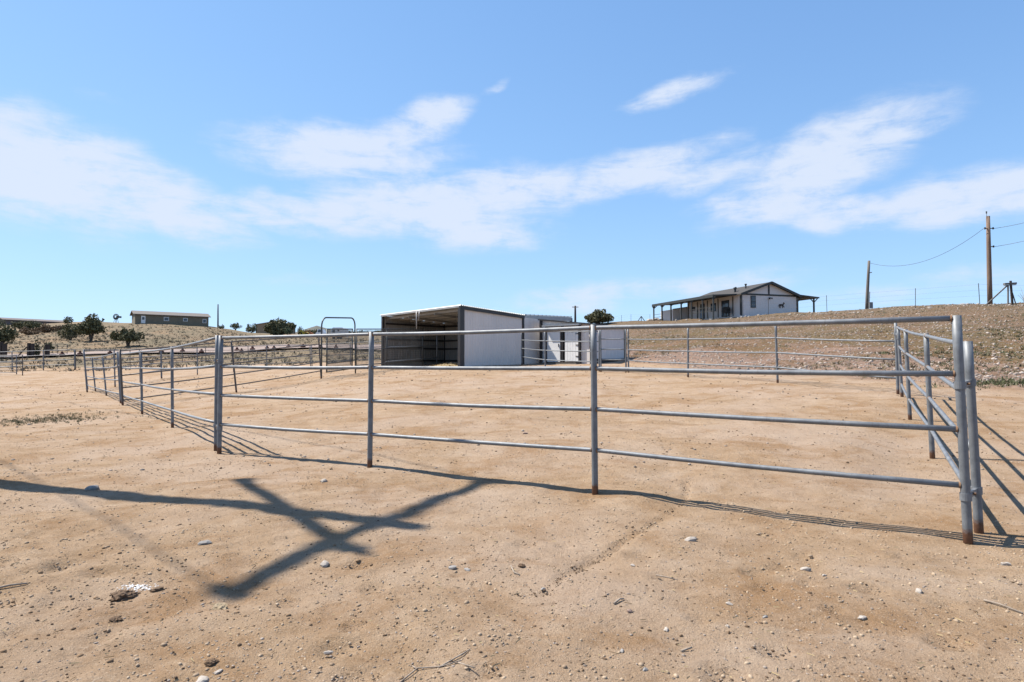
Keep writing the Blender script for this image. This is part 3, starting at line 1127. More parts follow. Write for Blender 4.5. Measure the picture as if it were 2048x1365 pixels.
    tag(tr, 'dark blue-grey plastic feed trough inside the open shed', 'trough')
    mb = MB()
    L_, w_, h_, t_ = .9, .6, .6, .04
    mb.box((0, 0, .02), (L_, w_, .04))
    for sx in (-1, 1):
        mb.box((sx * (L_ / 2 - t_ / 2), 0, h_ / 2 + .04), (t_, w_, h_))
        mb.box((0, sx * (w_ / 2 - t_ / 2), h_ / 2 + .04), (L_ - 2 * t_, t_, h_))
    mb.build('trough_body', M_PLASTIC, tr)
    MB().box((0, 0, h_ + .06), (L_ + .06, w_ + .06, .035)).box((0, 0, h_ + .09), (L_ * .9, w_ * .8, .01)).build('trough_rim', M_PLASTIC, tr)
    tp = Vector((*P(Wd * .14, 2.4), 0))
    bk = empty('white_bucket', (tp.x, tp.y, H(tp.x, tp.y)))
    tag(bk, 'white bucket on the shed floor near the corner', 'bucket')
    mb = MB()
    mb.tube([(0, 0, 0), (0, 0, .36)], [.13, .16], 14)
    mb.tube([(0, 0, .33), (0, 0, .37)], [.17, .17], 14)
    mb.build('pail', M_WHITEPAINT, bk, None, True)
    hd = MB()
    hd.tube([(.16 * math.cos(a), 0, .36 + .12 * math.sin(a)) for a in np.linspace(0, math.pi, 9)], .006, 5)
    hd.build('handle', M_WIRE, bk)
    # loose straw on the floor
    cen = Vector((*P(Wd * .22, .6), 0))
    n = 900
    xs = cen.x + rng.normal(0, .8, n)
    ys = cen.y + rng.normal(0, .55, n)
    hgt = .16 * np.exp(-((xs - cen.x) / .9) ** 2 - ((ys - cen.y) / .6) ** 2)
    zs = height(xs, ys) + .01 + hgt * rng.random(n)
    mb = MB()
    for i in range(n):
        t = rng.random() * 6.28
        l = .07 + .1 * rng.random()
        dx, dy, dz = math.cos(t) * l, math.sin(t) * l, rng.normal(0, .03)
        mb.add([(xs[i] - dx, ys[i] - dy, zs[i] - dz), (xs[i] + dx, ys[i] + dy, zs[i] + dz), (xs[i] + dx - dy * .1, ys[i] + dy + dx * .1, zs[i] + dz + .012)], [(0, 1, 2)])
    mnd = MB()
    for k in range(6):
        ring = [(cen.x + (.95 - .16 * k) * math.cos(a) * 1.2, cen.y + (.7 - .12 * k) * math.sin(a)) for a in np.linspace(0, 2 * math.pi, 20, endpoint=False)]
        mnd.v += [(x, y, H(x, y) + .015 + .022 * k + .03 * float(vnoise(x, y, .25))) for x, y in ring]
    mnd.f += [(k * 20 + i, k * 20 + (i + 1) % 20, (k + 1) * 20 + (i + 1) % 20, (k + 1) * 20 + i) for k in range(5) for i in range(20)]
    mnd.f.append(tuple(100 + i for i in range(20)))
    mb.add(mnd.v, mnd.f)
    st = mb.build('straw', M_STRAW)
    tag(st, 'loose yellow straw on the floor of the open shed', 'straw', kind='stuff')
    return fr, P, topz, gz, tz, dep, Wd


FR, SP, STOP, SGZ, STZ, SDEP, SWD = shed()


def small_sheds():
    # lean-to wall carrying on from the open shed
    a = SP(0.0, SDEP + .08)
    e1 = W(1083, 728, 33.2)
    root = empty('lean_to', (a[0], a[1], H(*a)))
    org = root.location
    tag(root, 'narrow white ribbed lean-to with grey eave between the two sheds', 'shed')
    zt = W(1050, 637.5, 32.0).z
    g = H(*a) - .1
    e = Vector((e1.x, e1.y, 0))
    corrugated(a, (e.x, e.y), g, g, zt + .02, zt + .02, .17, .013, -1).build('wall', M_WHITE, root, org)
    MB().bar(W(1044, 635.5, 32.2), W(1143, 639.5, 36.5), .1, .2).build('eave', M_ROOFMETAL, root, org)
    rf = MB()
    p0, p1 = W(1044, 633, 32.2), W(1143, 637.2, 36.5)
    back = Vector((FR.a.x, FR.a.y, 0)) * 4.5
    prismz(rf, [p0, p1, p1 + back, p0 + back], [p0.z, p1.z, p1.z + .1, p0.z + .1], [p0.z + .05, p1.z + .05, p1.z + .15, p0.z + .15])
    rf.build('roof', M_ROOFMETAL, root, org)
    MB().box((e1.x - .05, e1.y - .1, (zt + g) / 2), (.12, .12, zt - g)).build('corner_post', M_TRIM, root, org)
    m = MB()
    n = 14
    for k in range(n):
        q = p0.lerp(p1, k / (n - 1))
        m.bar(q + UP * .09, q + back + UP * .19, .07, .06)
    m.build('roof_rib', M_ROOFMETAL, root, org)
    p = W(1142, 639, 36.5)
    MB().box((p.x, p.y, (p.z + H(p.x, p.y)) / 2 + .05), (.16, .16, p.z - H(p.x, p.y))).build('corner_post', M_TRIM, root, org)

    # the small low shed with doors
    c = W(1183, 737, 30.2)                       # near corner
    ax = -FR.a                                    # direction from left end towards the near corner
    l = Vector((c.x, c.y, 0)) - Vector((ax.x, ax.y, 0)) * 3.1
    bdir = Vector((-FR.b.x, -FR.b.y, 0))
    r = Vector((c.x, c.y, 0)) + bdir * 2.9
    bk = l + bdir * 2.9
    g = min(H(c.x, c.y), H(l.x, l.y), H(r.x, r.y)) - .08
    zl, zc, zr = W(1086, 641, l.y).z, W(1183, 650.5, 30.2).z, W(1238, 655.5, r.y).z
    zr = min(zr, zc - .05)
    root = empty('small_white_shed', (c.x, c.y, H(c.x, c.y)))
    org = root.location
    tag(root, 'low white shed with dark trim, plank doors and dark skirt', 'shed')
    corrugated((l.x, l.y), (c.x, c.y), g, g, zl, zc, .3, .012, 1).build('front_wall', M_WHITE, root, org)
    corrugated((c.x, c.y), (r.x, r.y), g + .34, g + .34, zc, zr, .3, .012, 1).build('side_wall', M_HWALL, root, org)
    sk = MB().bar((c.x, c.y, g + .17), (r.x, r.y, g + .17), .06, .34)
    sk.build('skirt', M_TRIM, root, org)
    corrugated((l.x, l.y), (bk.x, bk.y), g, g, zl, zl - .1, .3, .012, -1).build('left_wall', M_WHITE, root, org)
    corrugated((bk.x, bk.y), (r.x, r.y), g, g, zl - .1, zr, .3, .012, -1).build('back_wall', M_WHITE, root, org)
    m = MB()
    o_ = .14
    e = [Vector((l.x, l.y, 0)) - ax * o_ - bdir * o_, Vector((c.x, c.y, 0)) + ax * o_ - bdir * o_,
         Vector((r.x, r.y, 0)) + ax * o_ + bdir * o_, bk - ax * o_ + bdir * o_]
    prismz(m, e, [zl, zc, zr, zl - .1], [zl + .07, zc + .07, zr + .07, zl - .03])
    m.build('roof', M_TRIM, root, org)
    for q, z, wd in ((l, zl, .12), (c, zc, .12), (r, zr, .09)):
        MB().box((q.x, q.y, (g + z) / 2), (wd, wd, z - g), Matrix.Rotation(math.atan2(ax.y, ax.x), 3, 'Z')).build('corner_post', M_TRIM, root, org)
    # doors on the front wall
    nrm = Vector((ax.y, -ax.x, 0))
    if nrm.y > 0:
        nrm = -nrm
    rotm = Matrix.Rotation(math.atan2(ax.y, ax.x), 3, 'Z')
    f0 = .42
    dh = 1.75
    zb = g + .16

    def onwall(s, off, z):
        q = l + ax * s + nrm * off
        return Vector((q.x, q.y, z))
    opening = MB().box(onwall(f0 + 1.0, .02, zb + dh / 2), (2.0, .03, dh), rotm)
    opening.build('door_recess', M_TRIM, root, org)
    dr = MB().box(onwall(f0 + .42, .07, zb + dh / 2), (.84, .04, dh - .06), rotm).build('door', M_WHITEPAINT, root, org)
    MB().box(onwall(f0 + .76, .105, zb + .85), (.03, .04, .16), rotm).build('handle', M_WIRE, dr, org)
    pd = MB().box(onwall(f0 + 1.56, .055, zb + dh / 2), (.84, .02, dh - .06), rotm).build('plank_door', M_WHITEPAINT, root, org)
    for k in range(5):
        MB().box(onwall(f0 + 1.56 - .33 + .165 * k, .08, zb + dh / 2), (.152, .03, dh - .08), rotm).build('plank', M_WHITEPAINT, pd, org)
    for k in range(3):
        MB().box(onwall(f0 + 1.9, .105, zb + .3 + .55 * k), (.16, .02, .04), rotm).build('hinge', M_WIRE, pd, org)
    for s in (f0 - .04, f0 + 1.0, f0 + 2.04):
        MB().box(onwall(s, .08, zb + dh / 2 + .02), (.1, .1, dh + .08), rotm).build('door_post', M_TRIM, root, org)
    MB().box(onwall(f0 + 1.0, .16, zb + dh + .09), (2.3, .3, .07), rotm).build('awning', M_ROOFMETAL, root, org)
    MB().box(onwall(f0 + 1.0, .2, zb - .06), (2.2, .5, .1), rotm).build('door_step', M_GREYWOOD, root, org)


small_sheds()


# ------------------------------------------------------------------ white house on the hill
def hill_house():
    o = W(1483, 628, 78)
    fz = o.z - .1
    far = Vector((-.313, .95, 0)).normalized()
    acr = Vector((far.y, -far.x, 0))
    rz = math.atan2(acr.y, acr.x)
    root = empty('white_house', (o.x, o.y, fz), rz)
    tag(root, 'white mobile home with dark trim and porches on top of the stony hill', 'house')
    Wd, Ln, hw = 8.5, 11.6, 2.55
    rise = 1.5
    # local: x across gable, y back, z up
    MB().add and None
    mb = MB()
    prismz(mb, [(0, 0), (Wd, 0), (Wd, Ln), (0, Ln)], -1.2, hw)
    mb.build('wall', M_HWALL, root)
    g = MB().prism([(0, hw - .002), (Wd, hw - .002), (Wd / 2, hw + rise)], Ln)
    g.build('gable_wall', M_HWALL, root)
    # siding grooves: thin vertical battens on the gable end and on the long side
    b = MB()
    for k in range(1, 21):
        b.box((k * Wd / 21, -.006, hw / 2 - .2), (.05, .012, hw))
    b.build('siding_batten', M_HWALL, root)
    # roof slabs
    sl = math.hypot(Wd / 2 + .35, (Wd / 2 + .35) * rise / (Wd / 2))
    for s in (-1, 1):
        mb = MB()
        x0 = Wd / 2
        x1 = Wd / 2 + s * (Wd / 2 + .35)
        zt = hw + rise + .16
        ze = zt - (Wd / 2 + .35) * rise / (Wd / 2)
        vs = [(x0, -.45, zt), (x1, -.45, ze), (x1, Ln + .4, ze), (x0, Ln + .4, zt)]
        vs += [(x, y, z - .14) for x, y, z in vs]
        mb.add(vs, [(0, 1, 2, 3), (7, 6, 5, 4), (0, 4, 5, 1), (1, 5, 6, 2), (2, 6, 7, 3), (3, 7, 4, 0)])
        mb.build('roof', M_HROOF, root)
        MB().bar((x0, -.48, zt - .10), (x1, -.48, ze - .10), .06, .30).build('barge_board', M_HTRIM, root)
    MB().box((Wd / 2, -.03, hw + .02), (Wd, .06, .2)).build('gable_beam', M_HTRIM, root)
    MB().box((Wd / 2 - .1, -.03, hw + rise / 2), (.22, .062, rise - .2)).build('king_post', M_HTRIM, root)
    MB().box((0, -.02, hw / 2 - .1), (.16, .1, hw)).build('corner_board', M_HTRIM, root)
    MB().box((Wd, -.02, hw / 2 - .1), (.1, .1, hw)).build('corner_board', M_HTRIM, root)
    # window on the gable end

    def window(x, z, w, h, y=-.03, side=False):
        m = Matrix.Rotation(-math.pi / 2, 3, 'Z') if side else None
        c = (x, y, z) if not side else (-.03, y, z)
        f = MB().box(c, (w, .08, h), m).build('window', M_HTRIM, root)
        off = (-.045 if not side else 0, )
        for s in (-1, 1):
            cc = (c[0], c[1] - .035, c[2] + s * h * .23) if not side else (c[0] - .035, c[1], c[2] + s * h * .23)
            MB().box(cc, (w - .16, .03, h * .40), m).build('pane', M_GLASS, f)
        return f
    window(1.75, 1.65, .75, 1.5)
    lamp = MB().box((4.2, -.12, 2.2), (.12, .2, .14))
    lamp.tube([(4.1, -.22, 2.2), (4.0, -.34, 2.08)], [.05, .1], 8).tube([(4.3, -.22, 2.2), (4.45, -.34, 2.1)], [.05, .1], 8)
    lamp.build('flood_light', M_HTRIM, root)
    # dark metal horse silhouette on the wall
    hp = [(-.48, -.02), (-.40, .10), (-.18, .13), (.10, .10), (.22, .20), (.30, .36), (.36, .34), (.50, .20), (.46, .14), (.34, .16),
          (.30, .00), (.26, -.10), (.42, -.20), (.36, -.34), (.33, -.22), (.18, -.14), (.14, -.38), (.08, -.38), (.08, -.12), (-.14, -.10),
          (-.20, -.20), (-.16, -.38), (-.22, -.38), (-.28, -.20), (-.36, -.36), (-.42, -.34), (-.34, -.10), (-.42, -.04), (-.56, -.22)]
    MB().prism([(6.1 + x, 1.35 + z) for x, z in hp], .03, Matrix.Translation((0, -.06, 0))).build('horse_silhouette', M_TIE, root)
    # left porch
    pw, y0, y1 = 3.5, .8, 15.2
    pz = hw + .02
    mb = MB()
    vs = [(-pw, y0, pz - .12), (.0, y0 - .4, hw + .1), (.0, y1, hw + .1), (-pw, y1, pz - .12)]
    vs += [(x, y, z - .16) for x, y, z in vs]
    mb.add(vs, [(0, 1, 2, 3), (7, 6, 5, 4), (0, 4, 5, 1), (1, 5, 6, 2), (2, 6, 7, 3), (3, 7, 4, 0)])
    pr = mb.build('porch_roof', M_HTRIM, root)
    MB().bar((-pw - .02, y0, pz - .26), (-pw - .02, y1, pz - .26), .12, .34).build('porch_beam', M_HTRIM, root)
    for y in (1.0, 3.2, 5.6, 8.0, 10.5, 12.8, 15.0):
        x = -pw + .12
        p = MB().box((x, y, (pz - .3) / 2 - .6), (.15, .15, pz + 1.0)).build('porch_post', M_HTRIM, root)
        br = MB()
        for s in (-1, 1):
            br.bar((x, y, pz - .75), (x, y + s * .45, pz - .32), .08, .08)
        br.bar((x, y, pz - .75), (x + .5, y, pz - .32), .08, .08)
        br.build('brace', M_HTRIM, p)
    # long wall facing the porch: battens, doors and windows
    for y in (.15, 1.6, 4.6, 6.9, 9.1, 11.3):
        MB().box((-.03, y, hw / 2 - .1), (.07, .13, hw - .1)).build('batten', M_HTRIM, root)
    window(0, 1.35, 1.1, 1.1, 5.6, True)
    window(0, 1.55, 1.0, .5, 10.2, True)
    d1 = MB().box((-.04, 3.1, 1.0), (.08, 1.5, 2.1)).build('sliding_door', M_HTRIM, root)
    for s in (-1, 1):
        MB().box((-.09, 3.1 + s * .36, 1.0), (.02, .60, 1.9)).build('pane', M_GLASS, d1)
    d2 = MB().box((-.04, 8.0, 1.0), (.08, .95, 2.05)).build('door', M_HTRIM, root)
    MB().box((-.09, 8.0, .62), (.02, .7, 1.0)).build('door_panel', M_BLUE, d2)
    # railing along the porch front
    for yy in ((1.0, 5.6),):
        for z in (.45, .95):
            MB().tube([(-pw + .12, yy[0], z), (-pw + .12, yy[1], z)], .03, 6).build('railing', M_HTRIM, root)
    for z in (.55, .95):
        MB().tube([(-pw + .12, 12.8, z), (-pw + .12, 15.0, z)], .03, 6).build('railing', M_HTRIM, root)
    for yy in (2.1, 4.4):
        MB().box((-pw + .12, yy, .3), (.06, .06, 1.5)).build('baluster', M_HTRIM, root)
    # lean-to box at the far end of the porch
    mb = MB()
    prismz(mb, [(-2.3, 11.7), (1.5, 11.7), (1.5, 14.9), (-2.3, 14.9)], -.6, [1.5, 2.1, 2.1, 1.5])
    bx = mb.build('store_box', M_HWALL, root)
    MB().bar((-2.35, 11.66, 1.54), (1.5, 11.66, 2.14), .08, .1).build('box_trim', M_HTRIM, bx)
    # barbecue by the wall
    gr = MB().box((-.7, 2.0, .55), (.6, .8, .5))
    gr.tube([(-.7, 1.6, .82), (-.7, 2.4, .82)], .3, 10)
    gr.box((-.9, 1.7, .1), (.06, .06, .5)).box((-.5, 1.7, .1), (.06, .06, .5)).box((-.9, 2.3, .1), (.06, .06, .5)).box((-.5, 2.3, .1), (.06, .06, .5))
    # right porch
    mb = MB()
    vs = [(Wd, -.3, hw + .22), (Wd + 3.4, -.3, hw - .02), (Wd + 3.4, 9, hw - .02), (Wd, 9, hw + .22)]
    vs += [(x, y, z - .16) for x, y, z in vs]
    mb.add(vs, [(0, 1, 2, 3), (7, 6, 5, 4), (0, 4, 5, 1), (1, 5, 6, 2), (2, 6, 7, 3), (3, 7, 4, 0)])
    mb.build('side_porch_roof', M_HTRIM, root)
    for x, y in ((Wd + 2.75, 0), (Wd + .12, 0), (Wd + 2.75, 6)):
        p = MB().box((x, y, (hw - .2) / 2 - .6), (.16, .16, hw + 1.0)).build('porch_post', M_HTRIM, root)
        br = MB()
        for s in ((-1, 1) if x > Wd + 1 else (1,)):
            br.bar((x, y, hw - .72), (x + s * .6, y, hw - .2), .09, .09)
        br.build('brace', M_HTRIM, p)
    # vents on the roof
    for x, y, s in ((1.1, 2.6, .2), (1.5, 3.0, .12), (2.6, 2.4, .14)):
        z = hw + .16 + x * rise / (Wd / 2)
        v = MB().tube([(x, y, z - .1), (x, y, z + .42)], s * .7, 10)
        v.tube([(x, y, z + .42), (x, y, z + .58)], s * 1.1, 10)
        v.build('roof_vent', M_HTRIM, root)
    bbq = gr
    q = root.matrix_basis @ Vector((0, 0, 0))
    t = empty('barbecue', root.location, rz)
    tag(t, 'dark covered barbecue against the porch wall of the white house', 'barbecue')
    bbq.build('cover', M_RUBBER, t)
    return root


hill_house()


# ------------------------------------------------------------------ far houses
def plain_house(name, label, o, dirx, Ln, Wd, hw, rise, wallm, roofm, wins=(), doors=(), cat='house'):
    rz = math.atan2(dirx[1], dirx[0])
    root = empty(name, o, rz)
    tag(root, label, cat)
    mb = MB()
    prismz(mb, [(0, 0), (Ln, 0), (Ln, Wd), (0, Wd)], -1.0, hw)
    mb.build('wall', wallm, root)
    for x in (0.0, Ln):
        m = Matrix.Translation((x, 0, 0)) @ Matrix.Rotation(math.pi / 2, 4, 'Z')
        MB().prism([(0, hw - .002), (Wd, hw - .002), (Wd / 2, hw + rise)], -.12 if x == 0 else .12, m).build('gable_wall', wallm, root)
    for s in (0, 1):
        y0, y1 = Wd / 2, (-.35 if s == 0 else Wd + .35)
        zt = hw + rise + .12
        ze = zt - (Wd / 2 + .35) * rise / (Wd / 2)
        vs = [(-.4, y0, zt), (-.4, y1, ze), (Ln + .4, y1, ze), (Ln + .4, y0, zt)]
        vs += [(x, y, z - .15) for x, y, z in vs]
        MBo = MB()
        MBo.add(vs, [(0, 1, 2, 3), (7, 6, 5, 4), (0, 4, 5, 1), (1, 5, 6, 2), (2, 6, 7, 3), (3, 7, 4, 0)])
        MBo.build('roof', roofm, root)
    for x, z, w, h in wins:
        f = MB().box((x, -.03, z), (w, .08, h)).build('window', M_WHITEPAINT, root)
        MB().box((x, -.08, z), (w - .2, .04, h - .2)).build('pane', M_GLASS, f)
    for x, w, h in doors:
        f = MB().box((x, -.03, h / 2), (w, .08, h)).build('door', M_WHITEPAINT, root)
        MB().box((x, -.08, h * .65), (w * .55, .03, h * .35)).build('pane', M_GLASS, f)
    return root


hl, hr = W(270, 645.5, 134), W(417, 651, 143)
dx = Vector((hr.x - hl.x, hr.y - hl.y, 0))
Ln_ = dx.length
plain_house('tan_house', 'long olive-tan house on the mound at left with brown roof', (hl.x, hl.y, hl.z - .1), dx.normalized(), Ln_, 4.6, 1.95, .75,
            M_TANWALL, M_GREYROOF, [(Ln_ * .41, 1.1, 1.0, .85), (Ln_ * .67, 1.1, .9, .75), (Ln_ * .94, .95, .8, .9)], [(Ln_ * .105, .8, 1.6)])
hl, hr = W(8, 648, 182), W(140, 650, 196)
dx = Vector((hr.x - hl.x, hr.y - hl.y, 0))
lh = plain_house('long_low_house', 'long low brown-roofed house on the skyline at the left edge', (hl.x, hl.y, hl.z), dx.normalized(), dx.length, 6, 1.2, .65,
                 simple('mauve_brown_wall', (.22, .18, .17), None, .8), simple('mauve_brown_roof', (.17, .135, .13), None, .85))
MB().box((dx.length * .74, -.6, .45), (5.2, .3, .28)).build('white_fascia', M_WHITEPAINT, lh)
hl, hr = W(512, 668, 196), W(590, 668.5, 200)
dx = Vector((hr.x - hl.x, hr.y - hl.y, 0))


def metal_barn():
    root = empty('tan_metal_barn', (hl.x, hl.y, hl.z - .2), math.atan2(dx.y, dx.x))
    tag(root, 'tan metal barn with grey roof half hidden by a big juniper', 'barn')
    w, h, rise, ln = dx.length, 3.1, 1.15, 14
    m = MB().prism([(0, -1), (w, -1), (w, h), (w / 2, h + rise), (0, h)], ln)
    m.build('wall', M_TANMETAL, root)
    for s in (-1, 1):
        x1 = w / 2 + s * (w / 2 + .3)
        ze = h + .12 - .3 * rise / (w / 2)
        vs = [(w / 2, -.4, h + rise + .12), (x1, -.4, ze), (x1, ln + .3, ze), (w / 2, ln + .3, h + rise + .12)]
        vs += [(x, y, z - .14) for x, y, z in vs]
        q = MB()
        q.add(vs, [(0, 1, 2, 3), (7, 6, 5, 4), (0, 4, 5, 1), (1, 5, 6, 2), (2, 6, 7, 3), (3, 7, 4, 0)])
        q.build('roof', M_ROOFMETAL, root)
        MB().box((w / 2 + s * w / 2, -.03, h / 2), (.22, .1, h)).build('corner_trim', M_HTRIM, root)
    return root


metal_barn()


# ------------------------------------------------------------------ trees
def leaf_cloud(lobes, n, size, seed):
    """many small leaf-sized faces gathered in sprays over the given lobes (centre, radii)"""
    g = np.random.default_rng(seed)
    vol = np.array([r[0] * r[1] * r[2] for c, r in lobes]) ** .667
    pick = g.choice(len(lobes), size=n // 14 + 1, p=vol / vol.sum())
    C, Rr = np.array([c for c, r in lobes], float), np.array([r for c, r in lobes], float)
    u = g.normal(size=(len(pick), 3))
    u /= np.linalg.norm(u, axis=1)[:, None]
    rad = .55 + .47 * g.random(len(pick)) ** .5
    cl = C[pick] + u * Rr[pick] * rad[:, None]
    pts = np.repeat(cl, 14, axis=0) + g.normal(size=(len(pick) * 14, 3)) * (Rr[pick].mean(1).repeat(14) * .15)[:, None]
    pts[:, 2] = np.maximum(pts[:, 2], .03)
    m = len(pts)
    d1 = g.normal(size=(m, 3))
    d1[:, 2] += .5
    d1 /= np.linalg.norm(d1, axis=1)[:, None]
    d2 = np.cross(d1, g.normal(size=(m, 3)))
    d2 /= np.linalg.norm(d2, axis=1)[:, None] + 1e-9
    s = size * (.6 + .8 * g.random(m))[:, None]
    v = np.stack([pts - d2 * s * .38, pts + d1 * s * .5, pts + d2 * s * .38, pts - d1 * s * .5], 1).reshape(-1, 3)
    f = np.arange(m * 4).reshape(-1, 4)
    return v, f


def juniper(px, ybase, d, wpx, hpx, label, trunk=.22, mat=None, seed=0, leaves=1500, name='juniper_tree', group=None, lsize=None, spread=None):
    b = W(px, ybase, d)
    gz = H(b.x, b.y)
    root = empty(name, (b.x, b.y, gz))
    tag(root, label, 'tree' if 'bush' not in name else 'bush', group)
    w, h = wpx / F * d, (hpx / F * d) + (b.z - gz)
    g = random.Random(seed)
    lobes = []
    th = h * trunk
    nl = 9
    for k in range(nl):
        a = 2 * math.pi * k / nl + g.uniform(-.3, .3)
        rr = w * .5 * g.uniform(.38, .66)
        z = th + (h - th) * g.uniform(.22, .62)
        lobes.append(((rr * math.cos(a), rr * math.sin(a), z), (w * g.uniform(.13, .22), w * g.uniform(.13, .22), (h - th) * g.uniform(.16, .26))))
    lobes.append(((g.uniform(-.05, .05) * w, 0, th + (h - th) * .62), (w * .25, w * .25, (h - th) * .36)))
    lobes.append(((g.uniform(-.12, .12) * w, 0, th + (h - th) * .40), (w * .31, w * .31, (h - th) * .32)))
    for k in range(8):
        a = g.uniform(0, 6.28)
        zz = g.uniform(.25, .95)
        rr = w * .5 * math.sqrt(max(1 - ((zz - .4) / .62) ** 2, .05)) * g.uniform(.68, .88)
        q = g.uniform(.08, .13) * w
        lobes.append(((rr * math.cos(a), rr * math.sin(a), th + (h - th) * zz), (q, q, q * .9)))
    v, f = leaf_cloud(lobes, int(leaves * 1.9), lsize or max(w * .05, .12), seed + 11)
    mb = MB()
    mb.v = [tuple(p) for p in v.tolist()]
    mb.f = [tuple(q) for q in f.tolist()]
    mb.build('crown', mat or M_JUNIPER, root)
    t = MB()
    r0 = max(w * .035, .06)
    for k in range(5):
        a = 2 * math.pi * k / 5 + g.uniform(-.4, .4)
        e = lobes[(k * 2) % nl][0]
        t.tube([(0.02 * math.cos(a), .02 * math.sin(a), -.25), (r0 * math.cos(a), r0 * math.sin(a), th * .5),
                (e[0] * .45, e[1] * .45, th + (e[2] - th) * .5), (e[0] * .9, e[1] * .9, e[2])],
               [r0 * .9, r0 * .7, r0 * .42, r0 * .12], 7)
    t.build('trunk', M_BARK, root, None, True)
    return root


GJ = 'junipers on the left hillside'
juniper(182, 685, 94, 56, 53, 'tallest juniper left of centre with a visible trunk on the left slope', .20, seed=3, leaves=3800, group=GJ)
juniper(141, 680, 97, 40, 31, 'dense round juniper pressed against the left flank of the tallest one', .02, seed=5, leaves=2600, group=GJ)
juniper(256, 692, 84, 58, 32, 'low umbrella-shaped juniper with forked stems below the tan house', .30, seed=9, leaves=3200, group=GJ)
juniper(4, 682, 92, 52, 34, 'dark juniper cut by the left edge of the picture', .03, seed=12, leaves=3000, group=GJ)
juniper(42, 664, 128, 36, 23, 'dark juniper on the ridge, left of a touching row', .02, seed=21, leaves=2000, group=GJ)
juniper(67, 664, 127, 36, 23, 'dark juniper on the ridge, right of a touching row', .02, seed=22, leaves=2000, group=GJ)
juniper(136, 652, 150, 22, 17, 'small round juniper against the sky left of the tallest tree', .02, seed=23, leaves=1400, group=GJ)
juniper(2, 654, 172, 18, 16, 'dark juniper at the left edge beside the long low house', .02, seed=24, leaves=1000, group=GJ)
juniper(471, 660, 160, 24, 14, 'small flat-topped juniper at the right end of the mound', .2, seed=31, leaves=1200, group=GJ)
juniper(503, 669, 158, 26, 20, 'round grey-green juniper just left of the tan barn', .02, seed=32, leaves=1700, group=GJ)
juniper(562, 673, 165, 62, 33, 'wide juniper covering the middle of the tan barn', .04, seed=33, leaves=4200, group=GJ)
juniper(577, 674, 156, 20, 20, 'bright green young juniper in front of the wide one at the barn', .02, seed=34, leaves=1500, group=GJ,
        mat=leaf_material('bright_juniper', (0.028, 0.048, 0.022), (0.06, 0.085, 0.036)))
juniper(600, 668, 190, 15, 16, 'narrow juniper at the right corner of the tan barn', .03, seed=35, leaves=900, group=GJ)
juniper(441, 660, 137, 12, 8, 'low dark bush on the mound below the pole', .02, seed=36, leaves=500, name='hill_bush')
juniper(446, 652, 142, 7, 4, 'tiny round bush on the skyline right of the pole', .02, seed=37, leaves=300, name='hill_bush')
for k, (x, y, w_, h_, dd) in enumerate([(628, 671, 26, 12, 230), (702, 676, 30, 12, 190), (728, 678, 34, 14, 180), (752, 678, 32, 15, 175), (778, 678, 30, 15, 172), (612, 669, 20, 8, 250)]):
    juniper(x, y, dd, w_, h_, ['dark juniper left of the white truck, in the far tree belt', 'dark juniper of the far belt just right of the camper', 'dark juniper of the far belt behind the right gate post', 'dark juniper of the far belt left of the open shed', 'dark juniper of the far belt partly hidden by the open shed', 'smallest far juniper above the yellow loader'][k], .02, seed=50 + k, leaves=1100, group='far belt of junipers')
juniper(1196, 651, 98, 60, 29, 'rounded juniper rising behind the small white shed', .03, seed=61, leaves=3600, name='juniper_tree')
juniper(73, 693, 71, 13, 14, 'pale green bush behind the wooden posts, the left of two', .05, mat=M_PALEBUSH, seed=71, leaves=700, name='desert_bush', group='pale bushes')
juniper(96, 692, 72, 22, 12, 'pale green bush behind the wooden posts, the right of two', .05, mat=M_PALEBUSH, seed=72, leaves=800, name='desert_bush', group='pale bushes')

# dry weed thicket on the left slope (tan brush bank)
for k, (x, y, w_, h_, dd) in enumerate([(58, 667, 40, 9, 118), (92, 664, 44, 12, 122), (120, 662, 30, 11, 126)]):
    juniper(x, y, dd, w_, h_, ['left end', 'middle', 'right end'][k] + ' of the rust-tan brush bank on the left slope', .02,
            mat=MATS.get('tan_brush') or leaf_material('tan_brush', (0.13, 0.085, 0.047), (0.21, 0.14, 0.08)), seed=80 + k, leaves=1200, name='tan_brush_bush', group='tan brush')


# ------------------------------------------------------------------ poles, wires, posts
def wood_pole(name, px, ytop, ybase, d, r, label, xb=None, mat=None):
    b = W(xb or px, ybase, d)
    b.z = H(b.x, b.y)
    t = W(px, ytop, d)
    root = empty(name, b)
    tag(root, label, 'pole')
    MB().tube([b - UP * .6, b.lerp(t, .3), b.lerp(t, .7), t], [r * 1.12, r * 1.05, r * .92, r * .8], 12).build('shaft', mat or M_WOOD, root, b, True)
    return root, b, t


up, upb, upt = wood_pole('utility_pole', 1976, 433, 610, 52, .17, 'tall brown wooden utility pole on the hill at right', 1980)
for zf, sx in ((.86, 1), (.655, 1), (.86, -1)):
    q = upb.lerp(upt, zf)
    m = MB().tube([q + Vector((sx * .12, -.05, 0)), q + Vector((sx * .34, -.08, .02))], .035, 8)
    m.tube([q + Vector((sx * .34, -.08, -.07)), q + Vector((sx * .34, -.08, .09))], .06, 8)
    m.build('insulator', M_TIE, up, upb)
m = MB().tube([upt + Vector((-.1, 0, -1.2)), upt + Vector((-.14, -.05, -.1)), upt + Vector((-.16, -.05, .28))], .015, 6)
m.tube([upt + Vector((-.16, -.05, .22)), upt + Vector((-.16, -.05, .4))], .05, 8)
m.build('conduit', M_WIRE, up, upb)
sp, spb, spt = wood_pole('service_pole', 1738, 522, 619, 66, .15, 'shorter leaning wooden pole with a meter box on the hill', 1733, M_GREYWOOD)
mb = MB()
q = W(1741.5, 611, 65.7)
